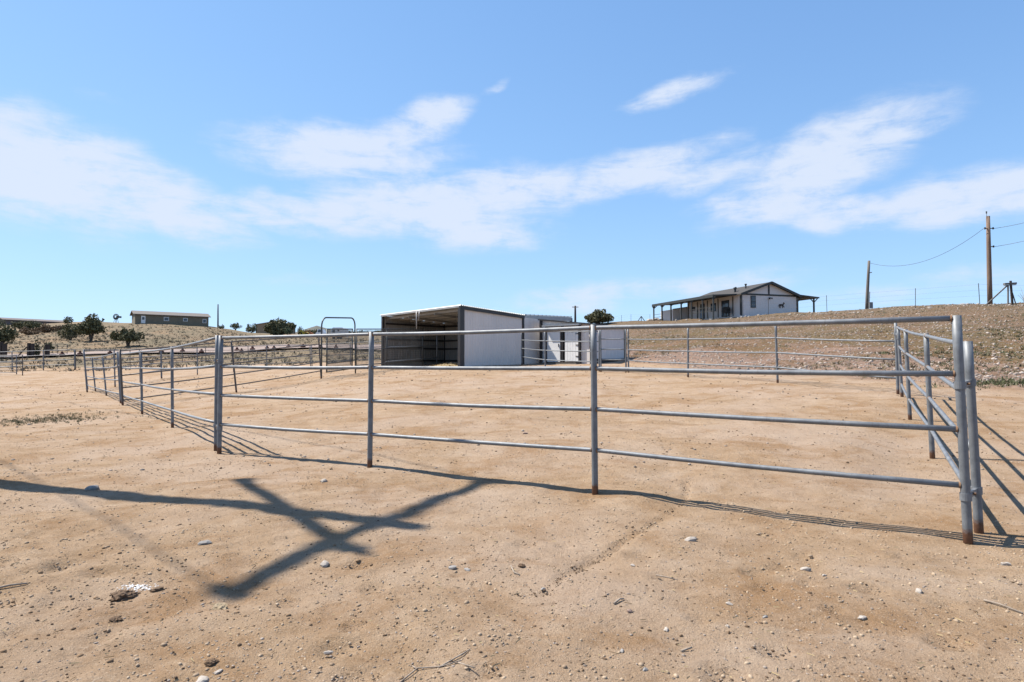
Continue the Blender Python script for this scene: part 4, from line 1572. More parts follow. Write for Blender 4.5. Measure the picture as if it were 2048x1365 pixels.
mb.box((q.x, q.y, q.z), (.34, .22, .62)).build('meter_box', M_RAIL, sp, spb)
MB().tube([W(1738.5, 606, 65.7), W(1739.5, 584, 65.7)], .04, 8).build('conduit', M_RAIL, sp, spb)
MB().tube([W(1739, 546, 65.8), W(1744, 545, 65.7)], .05, 6).build('bracket', M_WIRE, sp, spb)


def wire(a, b, sag, r, label, n=26):
    pts = []
    for k in range(n + 1):
        t = k / n
        p = a.lerp(b, t)
        p.z -= sag * 4 * t * (1 - t)
        pts.append(p)
    o = MB().tube(pts, r, 5).build('power_line', M_WIRE, None, None, True)
    return tag(o, label, 'wire', 'overhead wires')


qa = upb.lerp(upt, .86)
wire(spt - UP * .25 + Vector((.15, 0, 0)), qa + Vector((-.4, 0, 0)), 1.35, .016, 'sagging overhead wire between the short pole and the tall pole')
wire(qa + Vector((.4, 0, 0)), W(2330, 330, 44), .7, .016, 'upper overhead wire leaving the tall pole to the right')
qb = upb.lerp(upt, .655)
wire(qb + Vector((.4, 0, 0)), W(2330, 375, 44), .6, .016, 'lower overhead wire leaving the tall pole to the right')
wood_pole('utility_pole', 436, 609, 653, 146, .16, 'thin lone pole at the right end of the tan house', 436, M_GREYWOOD)
up2, b2, t2 = wood_pole('utility_pole', 1150.5, 612, 645, 120, .2, 'short dark pole rising behind the sheds', 1150.5, M_TIE)
MB().bar(t2 + Vector((-.6, 0, -.25)), t2 + Vector((.6, 0, -.25)), .12, .12).build('crossarm', M_TIE, up2, b2)

# the pole whose crossarms throw the big shadow on the dirt: it stands off to the left
TAN = math.tan(SUN_EL)


def sun_lift(sx, sy, h):
    """point at height h whose shadow falls on (sx, sy, ~0)"""
    k = h / TAN
    return Vector((sx + SUN_H.x * k, sy + SUN_H.y * k, h))


def off_pole():
    hp = 10.6
    tip = sun_lift(-.755, 4.90, hp)
    bz = H(tip.x, tip.y)
    b = Vector((tip.x, tip.y, bz))
    root = empty('crossarm_pole', b)
    tag(root, 'wooden power pole with two crossarms just outside the left edge, throwing the cross shadow', 'pole')
    MB().tube([b - UP * .8, b.lerp(tip, .5), tip], [.17, .15, .115], 14).build('shaft', M_WOOD, root, b, True)
    out = []
    for ends, hh in ((((-2.94, 6.81), (-1.10, 4.30)), hp - 1.6), (((-1.62, 3.58), (-.21, 6.75)), hp - .55)):
        e = [sun_lift(x, y, hh) for x, y in ends]
        c = (e[0] + e[1]) / 2
        sh = Vector((tip.x - c.x, tip.y - c.y, 0))
        e = [q + sh * .25 for q in e]
        dd = (e[1] - e[0]).normalized()
        a = MB().bar(e[0], e[1], .11, .13).build('crossarm', M_GREYWOOD, root, b)
        for q in (e[0] + dd * .1, e[1] - dd * .1):
            side = Vector((dd.y, -dd.x, 0))
            m = MB().tube([q + UP * .06, q + UP * .14, q + UP * .2], [.03, .05, .04], 8)
            m.tube([q - side * .05, q - side * .14], .045, 8)
            m.build('insulator', M_TIE, a, b)
        out.append(e)
    e = out[1]
    far = Vector((-.72, .69, 0)).normalized()
    for i, q in enumerate(e):
        z = Vector((0, 0, .2))
        wire(q + z, q + z + far * 70 + UP * 1.0, 1.4, .012, 'power line running back from the off-picture pole, ' + ('near' if i == 0 else 'far') + ' side')


off_pole()


def t_post(px, yt, yb, d, parent, org, xt=None, r=.028):
    b = W(px, yb, d)
    b.z = H(b.x, b.y)
    t = W(xt or px, yt, d)
    m = MB()
    dd = t - b
    m.bar(b - dd.normalized() * .3, t, .045, .012)
    m.bar(b - dd.normalized() * .3 + Vector((0, .018, 0)), t + Vector((0, .018, 0)), .01, .04)
    return m.build('post', M_TPOST, parent, org), b, t


def wire_fence(name, label, posts, wires=(.95, .7, .45)):
    p0 = W(posts[0][0], posts[0][2], posts[0][3])
    p0.z = H(p0.x, p0.y)
    root = empty(name, p0)
    tag(root, label, 'fence')
    tops = []
    for p in posts:
        _, b, t = t_post(p[0], p[1], p[2], p[3], root, p0, p[4] if len(p) > 4 else None)
        tops.append((b, t))
    for f in wires:
        MB().tube([b.lerp(t, f) for b, t in tops], .0035, 4).build('wire', M_WIRE, root, p0)
    return root


wire_fence('wire_fence', 'thin wire fence on steel posts along the crest of the stony hill',
           [(1486, 600, 630, 70), (1537, 598, 629, 68), (1594, 597, 628, 65), (1654, 591, 622, 61, 1653), (1831, 577, 617, 55), (1960, 567, 611, 51, 1957), (2075, 570, 606, 49)])
wire_fence('wire_fence', 'thin wire fence on the skyline between the shed and the house',
           [(1222, 634, 650, 96), (1243, 631, 648, 96), (1262, 629, 648, 96), (1300, 629, 647, 97)])
wire_fence('wire_fence', 'old wire fence crossing the left slope below the tan house',
           [(40, 672, 684, 92), (75, 672, 683, 93), (112, 671, 682, 94), (210, 671, 682, 96), (308, 671, 681, 97), (336, 670, 681, 98), (370, 670, 680, 99), (400, 670, 680, 100), (440, 671, 681, 101)])


def brace_stand():
    c = W(2022, 608, 50)
    c.z = H(c.x, c.y)
    root = empty('fence_brace', c)
    tag(root, 'wooden corner brace with plank top and slanting legs at the right edge', 'fence brace')
    t = W(2021, 563, 50)
    MB().bar(W(2008, 568.5, 50), W(2032, 567, 50), .2, .13).build('plank', M_GREYWOOD, root, c)
    MB().bar(W(2009, 571.5, 49.8), W(2031, 570, 49.8), .2, .05).build('plank', M_GREYWOOD, root, c)
    for xt, yt, xb, yb, w in ((2021, 562, 2025, 611, .12), (2016, 571, 2016, 609, .08), (2015, 571, 1966, 615, .08), (2020, 571, 2033, 614, .06)):
        b = W(xb, yb, 50)
        b.z = H(b.x, b.y) - .1
        MB().bar(b, W(xt, yt, 50), w, w).build('leg', M_GREYWOOD if w < .1 else M_TIE, root, c)


brace_stand()


def tripod_brace():
    c = W(1283, 646, 97)
    c.z = H(c.x, c.y)
    root = empty('fence_brace', c)
    tag(root, 'small dark tripod fence brace on the skyline left of the white house', 'fence brace')
    top = W(1282.5, 633, 97)
    for x in (1275, 1290, 1282.5):
        b = W(x, 647, 97)
        b.z = H(b.x, b.y) - .1
        MB().bar(b, top, .09, .09).build('leg', M_TIE, root, c)


tripod_brace()

# railway-sleeper posts at the left
for k, (x, yt, w_, lab) in enumerate([(1, 685, .30, 'dark railway-sleeper post cut by the left edge'), (8.8, 690, .34, 'short dark railway-sleeper post beside the one at the left edge'),
                                      (57.5, 687, .26, 'dark railway-sleeper post left of the dark pipe gate, with a slanting brace'),
                                      (64.6, 688, .26, 'dark railway-sleeper post the dark pipe gate hangs on'),
                                      (91.4, 690, .20, 'thin dark wooden post behind the dark gate, the left of a pair'), (97, 690, .17, 'thin dark wooden post behind the dark gate, the right of a pair')]):
    d = 70.5
    b = W(x, 716, d)
    b.z = H(b.x, b.y)
    t = W(x, yt, d)
    root = empty('wooden_post', b)
    tag(root, lab, 'post', 'railway-sleeper posts')
    h = t.z - b.z
    MB().box((0, 0, h / 2 - .1), (w_, w_, h + .2)).box((0, 0, h + .012), (w_ * .9, w_ * .9, .03)).build('timber', M_TIE, root)
    if k == 2:
        MB().bar((-.1, -.2, h * .75), (-1.0, -.4, .05), .1, .1).build('brace', M_TIE, root)


# windmill on the skyline
def windmill():
    b = W(232, 646, 170)
    b.z = H(b.x, b.y)
    hub = W(232, 634, 170)
    root = empty('windmill', b)
    tag(root, 'small farm windmill with a many-bladed wheel on the left skyline', 'windmill')
    for sx, sy in ((-1, -1), (1, -1), (1, 1), (-1, 1)):
        MB().tube([b + Vector((sx * .5, sy * .5, -.3)), hub + Vector((sx * .06, sy * .06 + .15, -.1))], .05, 5).build('leg', M_TPOST, root, b)
    r = 6 / F * 170
    for k in range(14):
        a = 2 * math.pi * k / 14
        d = Vector((math.cos(a), 0, math.sin(a)))
        e = Vector((-math.sin(a), .25, math.cos(a)))
        c0, c1 = hub + d * r * .45, hub + d * r
        m = MB()
        m.add([c0 - e * .06, c0 + e * .06, c1 + e * .17, c1 - e * .17], [(0, 1, 2, 3)])
        m.add([c0 - e * .06 + Vector((0, .02, 0)), c0 + e * .06 + Vector((0, .02, 0)), c1 + e * .17 + Vector((0, .02, 0)), c1 - e * .17 + Vector((0, .02, 0))], [(3, 2, 1, 0)])
        m.build('blade', M_TPOST, root, b)
    m = MB().tube([hub + Vector((r * .98 * math.cos(a), 0, r * .98 * math.sin(a))) for a in np.linspace(0, 2 * math.pi, 25)], .03, 4)
    m.tube([hub + Vector((r * .45 * math.cos(a), 0, r * .45 * math.sin(a))) for a in np.linspace(0, 2 * math.pi, 17)], .03, 4)
    m.build('wheel_rim', M_TPOST, root, b)
    MB().bar(hub + Vector((0, .1, 0)), hub + Vector((.5, 1.6, 0)), .03, .5).build('tail', M_TPOST, root, b)


windmill()


# yellow machine, camper and pickup by the barn
def loader():
    b = W(608, 667, 168)
    b.z = H(b.x, b.y)
    root = empty('yellow_loader', b)
    tag(root, 'yellow tractor loader with orange arm parked right of the tan barn', 'tractor')
    s = .0
    MB().prism([(-1.6, .45), (.9, .45), (1.0, .9), (.4, 1.15), (-.4, 1.2), (-.6, 1.6), (-1.1, 1.6), (-1.3, 1.1), (-1.7, 1.0)], 1.2).build('body', M_YELLOW, root)
    a = MB().bar((.2, -.1, 1.0), (1.5, -.1, 1.55), .15, .2).bar((1.5, -.1, 1.55), (1.75, -.1, .9), .15, .2)
    a.build('arm', M_ORANGE, root)
    MB().prism([(1.5, .3), (2.1, .3), (2.2, .8), (1.6, 1.0)], 1.3).build('bucket', M_ORANGE, root)
    for x, r in ((-1.0, .55), (.7, .42)):
        for y in (-.12, 1.2):
            w = MB().tube([(x, y, r), (x, y + .25, r)], r, 16).build('wheel', M_RUBBER, root)
            MB().tube([(x, y - .02, r), (x, y + .27, r)], r * .5, 10).build('rim', M_YELLOW, w)


loader()


def camper():
    b = W(674, 679, 132)
    b.z = H(b.x, b.y)
    root = empty('white_camper', b)
    tag(root, 'white camper trailer seen through the top of the mesh gate', 'trailer')
    z0, w = .45, 2.7
    MB().prism([(-w / 2, z0), (w / 2, z0), (w / 2, z0 + 1.7), (w / 2 - .25, z0 + 1.95), (-w / 2 + .45, z0 + 1.95), (-w / 2, z0 + 1.2)], 4.2).build('body', M_WHITEPAINT, root)
    for x, z, ww, hh in ((-.75, z0 + 1.15, .55, .5), (.25, z0 + 1.3, .35, .3)):
        f = MB().box((x, -.02, z), (ww, .05, hh)).build('window', M_HTRIM, root)
        MB().box((x, -.05, z), (ww - .1, .03, hh - .1)).build('pane', M_GLASS, f)
    for x in (-.7, .2, .75):
        MB().tube([(x, -.05, .34), (x, .2, .34)], .33, 14).build('wheel', M_RUBBER, root)
    MB().box((.1, -.02, z0 + .55), (w - .2, .03, .08)).build('stripe', M_TANMETAL, root)


camper()


def pickup():
    b = W(640, 673, 140)
    b.z = H(b.x, b.y)
    root = empty('white_truck', b)
    tag(root, 'white truck front standing just left of the arched gate post', 'truck')
    MB().prism([(-1.0, .5), (1.6, .5), (1.6, 1.1), (.9, 1.15), (.55, 1.95), (-.5, 2.0), (-.75, 1.25), (-1.0, 1.1)], 1.9).build('cab', M_WHITEPAINT, root)
    MB().prism([(-.55, 1.25), (.6, 1.25), (.42, 1.85), (-.4, 1.88)], .02, Matrix.Translation((0, -.025, 0))).build('window', M_GLASS, root)
    for x in (-.6, 1.1):
        MB().tube([(x, -.05, .4), (x, .25, .4)], .4, 14).build('wheel', M_RUBBER, root)


pickup()

# low rust-red blocks lining the gravel road
for k, (x, y, d) in enumerate([(474, 700, 78), (483, 704, 75), (505, 699, 79), (534, 697, 81), (548, 701, 77), (577, 700, 78), (606, 700, 78), (641, 700, 79), (672, 699.5, 79), (365, 704, 76), (403, 704, 76),
                               (323, 706, 74), (124, 712, 71), (160, 711, 71), (220, 709, 72)]):
    b = W(x, y, d)
    g = random.Random(k)
    b.z = H(b.x, b.y) + .2
    place = dict(zip((12, 13, 14, 11, 9, 10, 0, 1, 2, 3, 4, 5, 6, 7, 8), ('leftmost of the row',) + tuple(w_ + ' from the left' for w_ in 'second third fourth fifth sixth seventh eighth ninth tenth eleventh twelfth thirteenth fourteenth'.split()) + ('rightmost, behind the mesh gate',)))
    root = empty('rusty_marker', b)
    tag(root, 'small rust-red peaked block by the gravel road, ' + place[k], 'marker', 'rust-red blocks by the road')
    m = MB()
    w = .30 * g.uniform(.85, 1.2)
    m.tube([(0, 0, -.15), (0, 0, .14), (0, 0, .2)], [w, w * .95, w * .7], 8)
    m.build('base', M_RUSTY, root)
    MB().tube([(0, 0, .2), (0, 0, .38), (0, 0, .46)], [w * .5, w * .42, w * .12], 7).build('knob', M_RUSTY, root)


# ------------------------------------------------------------------ stones, clods, litter
def ico(sub=1):
    import bmesh
    bm = bmesh.new()
    bmesh.ops.create_icosphere(bm, subdivisions=sub, radius=1.0)
    v = np.array([p.co[:] for p in bm.verts])
    f = np.array([[q.index for q in p.verts] for p in bm.faces])
    bm.free()
    return v, f


IV0, IF0 = ico(1)
IV1, IF1 = ico(2)
IV2, IF2 = ico(4)


def scatter(name, xs, ys, size, mat, label, flat=(.35, .75), sink=.3, cat=None, tmpl=(IV0, IF0), smooth=False, parent=None, seed=0):
    g = np.random.default_rng(seed)
    V, Fc = tmpl
    n = len(xs)
    zs = height(np.asarray(xs), np.asarray(ys))
    nv = len(V)
    jit = 1 + .38 * (g.random((n, nv)) - .5)
    P = V[None] * jit[..., None]
    S = np.stack([size * (.7 + .6 * g.random(n)), size * (.5 + .5 * g.random(n)), size * g.uniform(flat[0], flat[1], n)], 1)
    P = P * S[:, None, :]
    a = g.random(n) * 6.283
    ca, sa = np.cos(a)[:, None], np.sin(a)[:, None]
    x = P[..., 0] * ca - P[..., 1] * sa + np.asarray(xs)[:, None]
    y = P[..., 0] * sa + P[..., 1] * ca + np.asarray(ys)[:, None]
    z = P[..., 2] + zs[:, None] + (S[:, 2] * (1 - 2 * sink))[:, None] * .5
    co = np.stack([x, y, z], -1).reshape(-1, 3).astype(np.float32)
    fc = (Fc[None] + (np.arange(n) * nv)[:, None, None]).reshape(-1, 3).astype(np.int32)
    me = bpy.data.meshes.new(name)
    me.vertices.add(len(co))
    me.vertices.foreach_set('co', co.ravel())
    me.loops.add(fc.size)
    me.loops.foreach_set('vertex_index', fc.ravel())
    me.polygons.add(len(fc))
    me.polygons.foreach_set('loop_start', (np.arange(len(fc)) * 3).astype(np.int32))
    me.polygons.foreach_set('loop_total', np.full(len(fc), 3, np.int32))
    me.update(calc_edges=True)
    me.materials.append(mat)
    o = bpy.data.objects.new(name, me)
    COL.objects.link(o)
    tag(o, label, cat, kind='stuff')
    return o


def near_pts(n, ymin, ymax, seed, pw=1.6):
    g = np.random.default_rng(seed)
    y = ymin + (ymax - ymin) * g.random(n) ** pw
    x = (g.random(n) * 2 - 1) * .95 * y
    return x, y


M_PEB = leaf_material('mixed_pebbles', (0.10, 0.075, 0.055), (0.30, 0.25, 0.21))
x, y = near_pts(26000, 2.0, 15, 1, 1.7)
g_ = np.random.default_rng(3)
scatter('pebbles', x, y, .0022 + .0075 * g_.random(len(x)) ** 7, M_PEB, 'small mixed pebbles strewn over the dirt', cat='pebbles', seed=4)
x, y = near_pts(17000, 2.0, 16, 5, 1.7)
scatter('soil_crumbs', x, y, .0022 + .009 * g_.random(len(x)) ** 7, M_CLOD, 'dark crumbs of soil and dung strewn over the dirt', cat='soil', seed=6)
x, y = near_pts(5200, 7, 34, 55, 1.1)
hz_, _f = zones(x, y)
k = hz_ < .3
x, y = x[k], y[k]
scatter('dirt_lumps', x, y, (.006 + .020 * g_.random(len(x)) ** 4) * (.6 + y / 30), M_CLOD, 'dark lumps of dung and soil dotting the far part of the pen', cat='soil', seed=56)
x, y = near_pts(2200, 7, 34, 57, 1.1)
scatter('pale_gravel', x, y, (.008 + .022 * g_.random(len(x)) ** 4) * (.7 + y / 30), M_PEB, 'pale gravel dotting the far part of the pen', cat='gravel', seed=58)
M_GRAIN = leaf_material('dirt_grains', (0.17, 0.112, 0.066), (0.36, 0.275, 0.19))
x, y = near_pts(30000, 2.0, 12, 91, 1.5)
k = vnoise(x, y, .9, 3.3) + .5 * g_.random(len(x)) > .18
x, y = x[k], y[k]
scatter('dirt_grains', x, y, .003 + .0085 * g_.random(len(x)) ** 5, M_GRAIN, 'loose grains and small clods of the tan dirt in the foreground', (.5, .9), cat='soil', seed=92, sink=.4)
n = 420
hx, hy = near_pts(n, 2.3, 10, 95, 1.4)
ang = g_.random(n) * 6.28
cl_x = np.repeat(hx, 9) + .09 * g_.standard_normal(n * 9)
cl_y = np.repeat(hy, 9) + .05 * g_.standard_normal(n * 9)
scatter('kicked_clods', cl_x, cl_y, .004 + .011 * g_.random(n * 9) ** 4, M_GRAIN, 'clusters of kicked-up clods around hoof prints', (.5, .9), cat='soil', seed=96, sink=.4)
cx_, cy_ = [], []
for a, b in zip(CRACK[:-1], CRACK[1:]):
    for t in np.linspace(0, 1, 26):
        cx_.append(a.x + (b.x - a.x) * t + .035 * g_.standard_normal())
        cy_.append(a.y + (b.y - a.y) * t + .025 * g_.standard_normal())
scatter('crack_crumbs', np.array(cx_), np.array(cy_), .003 + .008 * g_.random(len(cx_)) ** 3, M_CLOD, 'loose soil crumbs lying along the little erosion crack', cat='soil', seed=77)
# trampled lumps at lower left
n = 900
x = -2.4 + 1.3 * g_.standard_normal(n)
y = 3.5 + .8 * g_.standard_normal(n)
k = y > 2
scatter('soil_clods', x[k], y[k], .003 + .015 * g_.random(k.sum()) ** 5, simple('light_soil_clod', (.36, .235, .135), (.27, .17, .095), 1.0, 0, 40, .6, .004),
        'trampled soil clods at the lower left', cat='soil', seed=8, sink=.4)


def straw_litter():
    x, y = near_pts(2400, 2.0, 18, 15)
    z = height(x, y) + .004
    mb = MB()
    g = np.random.default_rng(16)
    t = g.random(len(x)) * 6.28
    l = .006 + .018 * g.random(len(x)) ** 3
    for i in range(len(x)):
        dx, dy = math.cos(t[i]) * l[i], math.sin(t[i]) * l[i]
        w = .0018 / l[i]
        mb.add([(x[i] - dx, y[i] - dy, z[i]), (x[i] + dx, y[i] + dy, z[i] + .003), (x[i] + dx - dy * w, y[i] + dy + dx * w, z[i] + .006), (x[i] - dx - dy * w, y[i] - dy + dx * w, z[i] + .004)],
               [(0, 1, 2, 3)])
    tag(mb.build('straw_litter', M_STRAW), 'tiny straws scattered over the pen dirt', 'straw', kind='stuff')


straw_litter()

# hillside stones and weeds
g_ = np.random.default_rng(33)


def hill_pts(n, dmin, dmax, umin, umax, seed):
    g = np.random.default_rng(seed)
    d = dmin + (dmax - dmin) * g.random(n)
    u = umin + (umax - umin) * g.random(n)
    x = u * d
    h, _ = zones(x, d)
    k = (h > .6)
    return x[k], d[k]


x, y = hill_pts(34000, 14, 64, .16, 1.15, 34)
scatter('hillside_stones', x, y, .013 + .07 * g_.random(len(x)) ** 5, leaf_material('hillside_stone', (0.14, 0.108, 0.088), (0.40, 0.345, 0.30)),
        'pale stones littering the hillside', cat='stones', seed=35, sink=.35)
x, y = hill_pts(700, 20, 85, .2, 1.1, 36)
crest = np.abs(y - np.interp(x / y, [.2, .42, .54, .62, .72, .82, 1.1], [90, 72, 60, 56, 52, 49, 46])) < 6
scatter('crest_rocks', x[crest], y[crest], .10 + .16 * g_.random(crest.sum()) ** 2, M_STONE, 'larger pale rocks along the hill crest', cat='rocks', seed=37, sink=.3)


def tufts(name, xs, ys, hgt, mat, label, seed, blades=7, cat='grass'):
    g = np.random.default_rng(seed)
    n = len(xs)
    zs = height(xs, ys)
    N_ = n * blades
    bx = np.repeat(xs, blades) + g.normal(size=N_) * np.repeat(hgt, blades) * .35
    by = np.repeat(ys, blades) + g.normal(size=N_) * np.repeat(hgt, blades) * .35
    bz = np.repeat(zs, blades) - .01
    hh = np.repeat(hgt, blades) * (.5 + .7 * g.random(N_))
    t = g.random(N_) * 6.28
    w = hh * .16
    lx, ly = g.normal(size=N_) * hh * .5, g.normal(size=N_) * hh * .5
    v = np.stack([np.stack([bx - np.cos(t) * w, by - np.sin(t) * w, bz], 1), np.stack([bx + np.cos(t) * w, by + np.sin(t) * w, bz], 1),
                  np.stack([bx + lx, by + ly, bz + hh], 1)], 1).reshape(-1, 3).astype(np.float32)
    me = bpy.data.meshes.new(name)
    me.vertices.add(len(v))
    me.vertices.foreach_set('co', v.ravel())
    me.loops.add(len(v))
    me.loops.foreach_set('vertex_index', np.arange(len(v), dtype=np.int32))
    me.polygons.add(N_)
    me.polygons.foreach_set('loop_start', (np.arange(N_) * 3).astype(np.int32))
    me.polygons.foreach_set('loop_total', np.full(N_, 3, np.int32))
    me.update(calc_edges=True)
    me.materials.append(mat)
    o = bpy.data.objects.new(name, me)
    COL.objects.link(o)
    tag(o, label, cat, kind='stuff')


x, y = hill_pts(9000, 17, 66, .15, 1.1, 40)
k = vnoise(x, y, 5.0, 2.2) > .04
tufts('hillside_grass', x[k], y[k], .05 + .08 * g_.random(k.sum()), M_TUFT, 'dry grass tufts on the stony hillside', 41)
k = vnoise(x, y, 6.0, 8.2) > .22
tufts('hillside_weeds', x[k], y[k], .05 + .07 * g_.random(k.sum()), M_GREENTUFT, 'green weeds in patches on the stony hillside', 42)
gg = np.random.default_rng(43)
d = 48 + 85 * gg.random(9000)
u = -.9 + .72 * gg.random(9000)
keep = (d > 72) | (gg.random(9000) < .55)
u, d = u[keep], d[keep]
tufts('pasture_scrub', u * d, d, .08 + .27 * gg.random(len(d)) ** 2.5, leaf_material('grey_scrub', (.085, .074, .047), (.19, .155, .10)), 'low grey-brown scrub on the left pasture and slope', 44, 9, 'scrub')
leaf_material('weed_mix', (.055, .058, .026), (.15, .13, .06))
# weed patch at the left and by the right edge
n = 750
x = W(50, 830, 13.5).x + .7 * gg.standard_normal(n)
y = 14.0 + .6 * gg.standard_normal(n)
tufts('weed_patch', x, y, .025 + .04 * gg.random(n) ** 2, MATS['weed_mix'], 'flat green weed patch on the dirt at the left edge', 45, 7, 'weeds')
n = 320
x = W(2020, 765, 15).x + .8 * gg.standard_normal(n)
y = 15 + .4 * gg.standard_normal(n)
tufts('weed_patch', x, y, .04 + .06 * gg.random(n), M_GREENTUFT, 'green weed patch at the foot of the hill by the right edge', 46, 7, 'weeds')

# single stones one can pick out on the dirt
STONES = [(1381, 1083, 26, 0, 'flat white stone in front of the fence, right of centre'), (1612, 1132, 22, 0, 'angular white stone on the dirt at the right'),
          (1648, 1148, 12, 0, 'small white stone beside the angular one at the right'), (1838, 1181, 22, 0, 'rounded pale stone at lower right'),
          (1458, 1205, 15, 0, 'squarish pale stone at lower right of centre'), (1260, 1226, 16, 2, 'pinkish stone with a dark underside, lower centre'),
          (1333, 1257, 16, 0, 'pale lumpy stone near the bottom, right of centre'), (1244, 1297, 13, 1, 'flat grey stone near the bottom, centre right'),
          (1725, 1234, 22, 0, 'cream stone at lower right below the rounded one'), (1455, 1252, 12, 0, 'grey-white stone below the squarish one'),
          (1530, 1230, 12, 1, 'dark grey stone at lower right of centre'), (1290, 1334, 13, 1, 'grey speckled stone at the bottom edge'),
          (650, 1125, 28, 0, 'flat white stone beside the crossarm shadow'), (410, 1085, 24, 1, 'flat grey slab left of the cross shadow'),
          (185, 978, 30, 1, 'long flat grey slab above the pole shadow at the left'), (648, 973, 18, 0, 'pale stone above the cross shadow'),
          (905, 1138, 20, 1, 'flat grey stone in the middle foreground'), (935, 1141, 16, 1, 'dark grey stone beside the flat one in the middle'),
          (562, 872, 13, 2, 'brown lump of stone behind the fence, left of centre'), (405, 1348, 34, 0, 'broad pale stone at the bottom, left of centre'),
          (438, 1333, 20, 0, 'lumpy cream stone above the broad one at the bottom'), (658, 1290, 20, 0, 'white stone at the bottom, left of centre'),
          (1086, 1182, 12, 1, 'long grey stone by the end of the crack'), (1265, 1130, 12, 0, 'small pale stone in the middle right foreground'),
          (2010, 1128, 18, 0, 'white stone below the corner post at the right edge'), (1050, 888, 12, 2, 'pinkish stone behind the fence near the centre')]
for i, (px_, py_, wpx, kind, lab) in enumerate(STONES):
    d = CAMZ * F / (py_ - 725)
    p = W(px_, py_, d)
    s = wpx / F * d * .5
    v = IV1.copy()
    g = np.random.default_rng(100 + i)
    v = v * (1 + .42 * (g.random((len(v), 1)) - .5))
    cut = g.normal(size=(5, 3))
    cut /= np.linalg.norm(cut, axis=1)[:, None]
    for c in cut:                                   # a few flat faces, like broken rock
        t = v @ c
        v -= np.where(t > .72, t - .72, 0)[:, None] * c
    v = v * np.array([s, s * g.uniform(.55, .8), s * g.uniform(.42, .62)])
    root_z = H(p.x, p.y)
    me = bpy.data.meshes.new('stone')
    me.from_pydata(v.tolist(), [], IF1.tolist())
    me.materials.append((M_STONE, M_STONE2, M_STONE3)[kind])
    o = bpy.data.objects.new('stone', me)
    COL.objects.link(o)
    o.location = (p.x, p.y, root_z + s * .14)
    o.rotation_euler = (g.uniform(-.2, .2), g.uniform(-.2, .2), g.uniform(0, 6.28))
    tag(o, lab, 'stone', 'loose stones on the dirt')


def lump(px_, py_, wpx, hf, mat, name, label, cat, seed):
    d = CAMZ * F / (py_ - 725)
    p = W(px_, py_, d)
    s = wpx / F * d * .5
    a = IV2
    k = seed * 3.7
    r = 1 + .55 * (vnoise(a[:, 0] + a[:, 2], a[:, 1] - a[:, 2], .55, k) + .6 * vnoise(a[:, 0] - a[:, 2], a[:, 1] + a[:, 2], .24, k + 1)
                   + .45 * vnoise(a[:, 0] + 2 * a[:, 2], a[:, 1], .1, k + 2))
    v = a * r[:, None] * np.array([s, s * .8, s * hf])
    me = bpy.data.meshes.new(name)
    me.from_pydata(v.tolist(), [], IF2.tolist())
    me.materials.append(mat)
    o = bpy.data.objects.new(name, me)
    COL.objects.link(o)
    o.location = (p.x, p.y, H(p.x, p.y) + s * hf * .15)
    o.rotation_euler = (0, 0, seed * 1.3)
    tag(o, label, cat)


lump(248, 1178, 50, .5, M_CLOD, 'dung_clod', 'dark brown dung clod at lower left', 'clod', 1)
lump(232, 1220, 26, .45, M_CLOD, 'dung_clod', 'small brown clod below the big dung clod', 'clod', 2)
lump(315, 1170, 22, .4, M_CLOD, 'dung_clod', 'small dark clod right of the big dung clod', 'clod', 3)
lump(440, 1198, 36, .4, simple('pale_crumbly_soil', (.42, .34, .23), (.30, .22, .13), 1, 0, 40, .7, .004), 'soil_lump', 'pale crumbly lump at the end of the crossarm shadow', 'clod', 4)
lump(425, 1318, 24, .6, M_CLOD, 'dung_clod', 'brown clod near the bottom left of centre', 'clod', 5)
lump(1044, 1133, 16, .6, M_CLOD, 'dung_clod', 'dark clod beside the little crack', 'clod', 6)

def droppings():
    g = np.random.default_rng(9)
    c = W(275, 1164, CAMZ * F / (1164 - 725))
    n = 160
    x = c.x + .045 * g.standard_normal(n)
    y = c.y + .03 * g.standard_normal(n)
    scatter('pale_chips', x, y, .003 + .005 * g.random(n), M_WHITEPAINT, 'patch of white chips behind the big dung clod', (.2, .4), cat='chips', seed=10)


droppings()


def hill_rock(px_, py_, d, wpx, hf, mat, label, seed):
    p = W(px_, py_, d)
    s = wpx / F * d * .5
    g = np.random.default_rng(seed)
    v = IV1 * (1 + .35 * (g.random((len(IV1), 1)) - .5)) * np.array([s, s * .8, s * hf])
    me = bpy.data.meshes.new('boulder')
    me.from_pydata(v.tolist(), [], IF1.tolist())
    me.materials.append(mat)
    o = bpy.data.objects.new('boulder', me)
    COL.objects.link(o)
    o.location = (p.x, p.y, H(p.x, p.y) + s * hf * .35)
    tag(o, label, 'rock')


hill_rock(1926, 611, 51, 17, .62, M_STONE2, 'dark grey boulder on the crest left of the tall pole', 1)
hill_rock(1312, 645, 92, 16, .55, M_STONE, 'white boulder at the far porch corner of the house', 2)
hill_rock(1300, 646, 93, 14, .5, M_STONE, 'pale boulder left of the porch corner', 3)
hill_rock(1322, 646, 91, 9, .6, M_STONE, 'small pale boulder right of the white one at the porch', 4)


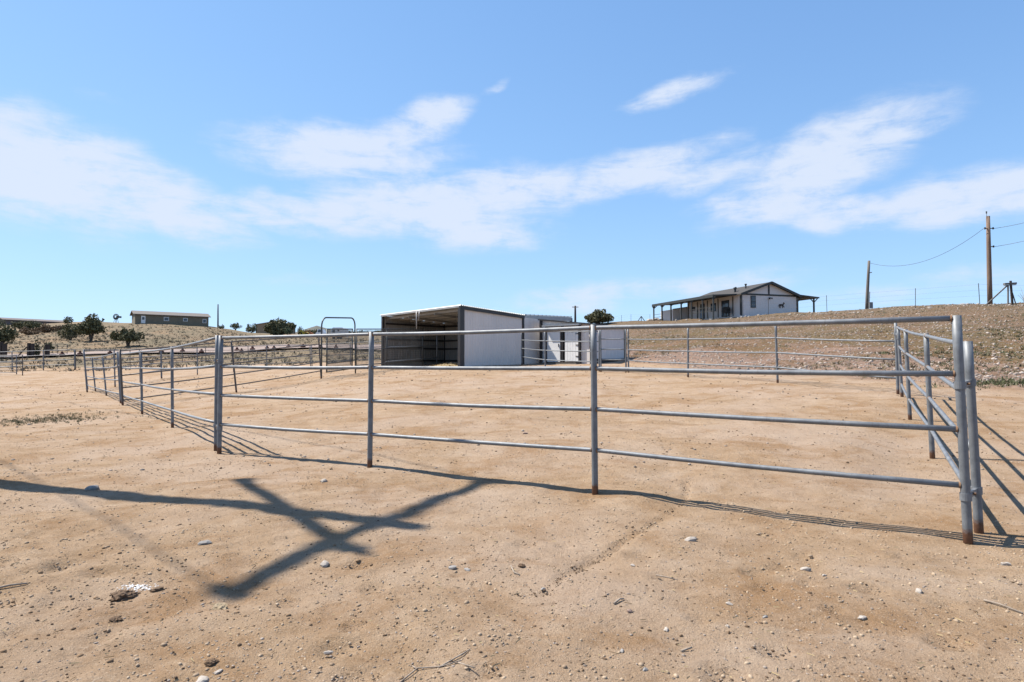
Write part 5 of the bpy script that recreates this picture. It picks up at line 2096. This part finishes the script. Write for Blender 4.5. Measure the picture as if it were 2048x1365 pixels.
def branch(px_, py_, pts, r, label):
    d = CAMZ * F / (py_ - 725)
    p = W(px_, py_, d)
    z = H(p.x, p.y)
    root = empty('dry_twig', (p.x, p.y, z))
    tag(root, label, 'twig', 'dry twigs on the dirt')
    mp = F / d
    for pl in pts:
        vs = []
        for i, (ax_, ay_) in enumerate(pl):
            dd = CAMZ * F / (ay_ - 725)
            q = W(ax_, ay_, dd)
            vs.append((q.x - p.x, q.y - p.y, H(q.x, q.y) - z + r + .006 * (i % 2)))
        n = len(vs)
        MB().tube(vs, [r * (1 - .6 * i / n) for i in range(n)], 6).build('stem', M_TWIG, root, None, True)


branch(800, 1364, [[(800, 1362), (835, 1335), (880, 1334), (925, 1328)], [(880, 1334), (925, 1318), (940, 1308)], [(915, 1329), (950, 1345)], [(835, 1335), (825, 1330)]], .0035,
       'pale forked dry branch at the bottom edge, left of centre')
branch(1310, 1150, [[(1312, 1151), (1335, 1156), (1355, 1159)]], .005, 'dark short twig in the right foreground')
branch(1968, 1200, [[(1968, 1199), (2000, 1208), (2046, 1224)]], .006, 'long thin twig at the lower right edge')
branch(1230, 1210, [[(1228, 1213), (1240, 1206), (1248, 1204)]], .006, 'pale peeled twig at lower centre')
branch(0, 1172, [[(-20, 1174), (20, 1168), (55, 1163)]], .007, 'dark stick at the left edge of the foreground')
branch(1362, 1296, [[(1362, 1297), (1384, 1292)]], .005, 'short dark twig near the bottom right of centre')
branch(1040, 1140, [[(1022, 1135), (1028, 1146), (1040, 1150)]], .005, 'small curled twig beside the dark clod')


# bare shrub at the right edge of the hill
def bare_shrub():
    b = W(2052, 609, 49)
    b.z = H(b.x, b.y)
    root = empty('bare_shrub', b)
    tag(root, 'bare twiggy shrub on the hill at the right edge', 'bush')
    g = random.Random(4)
    for k in range(9):
        a = g.uniform(0, 6.28)
        l = g.uniform(.7, 1.6)
        t = Vector((math.cos(a) * l * .6, math.sin(a) * l * .5, l))
        MB().tube([(0, 0, -.1), t * .4 + Vector((0, 0, .1)), t], [.02, .014, .006], 5).build('stem', M_TWIG, root)


bare_shrub()
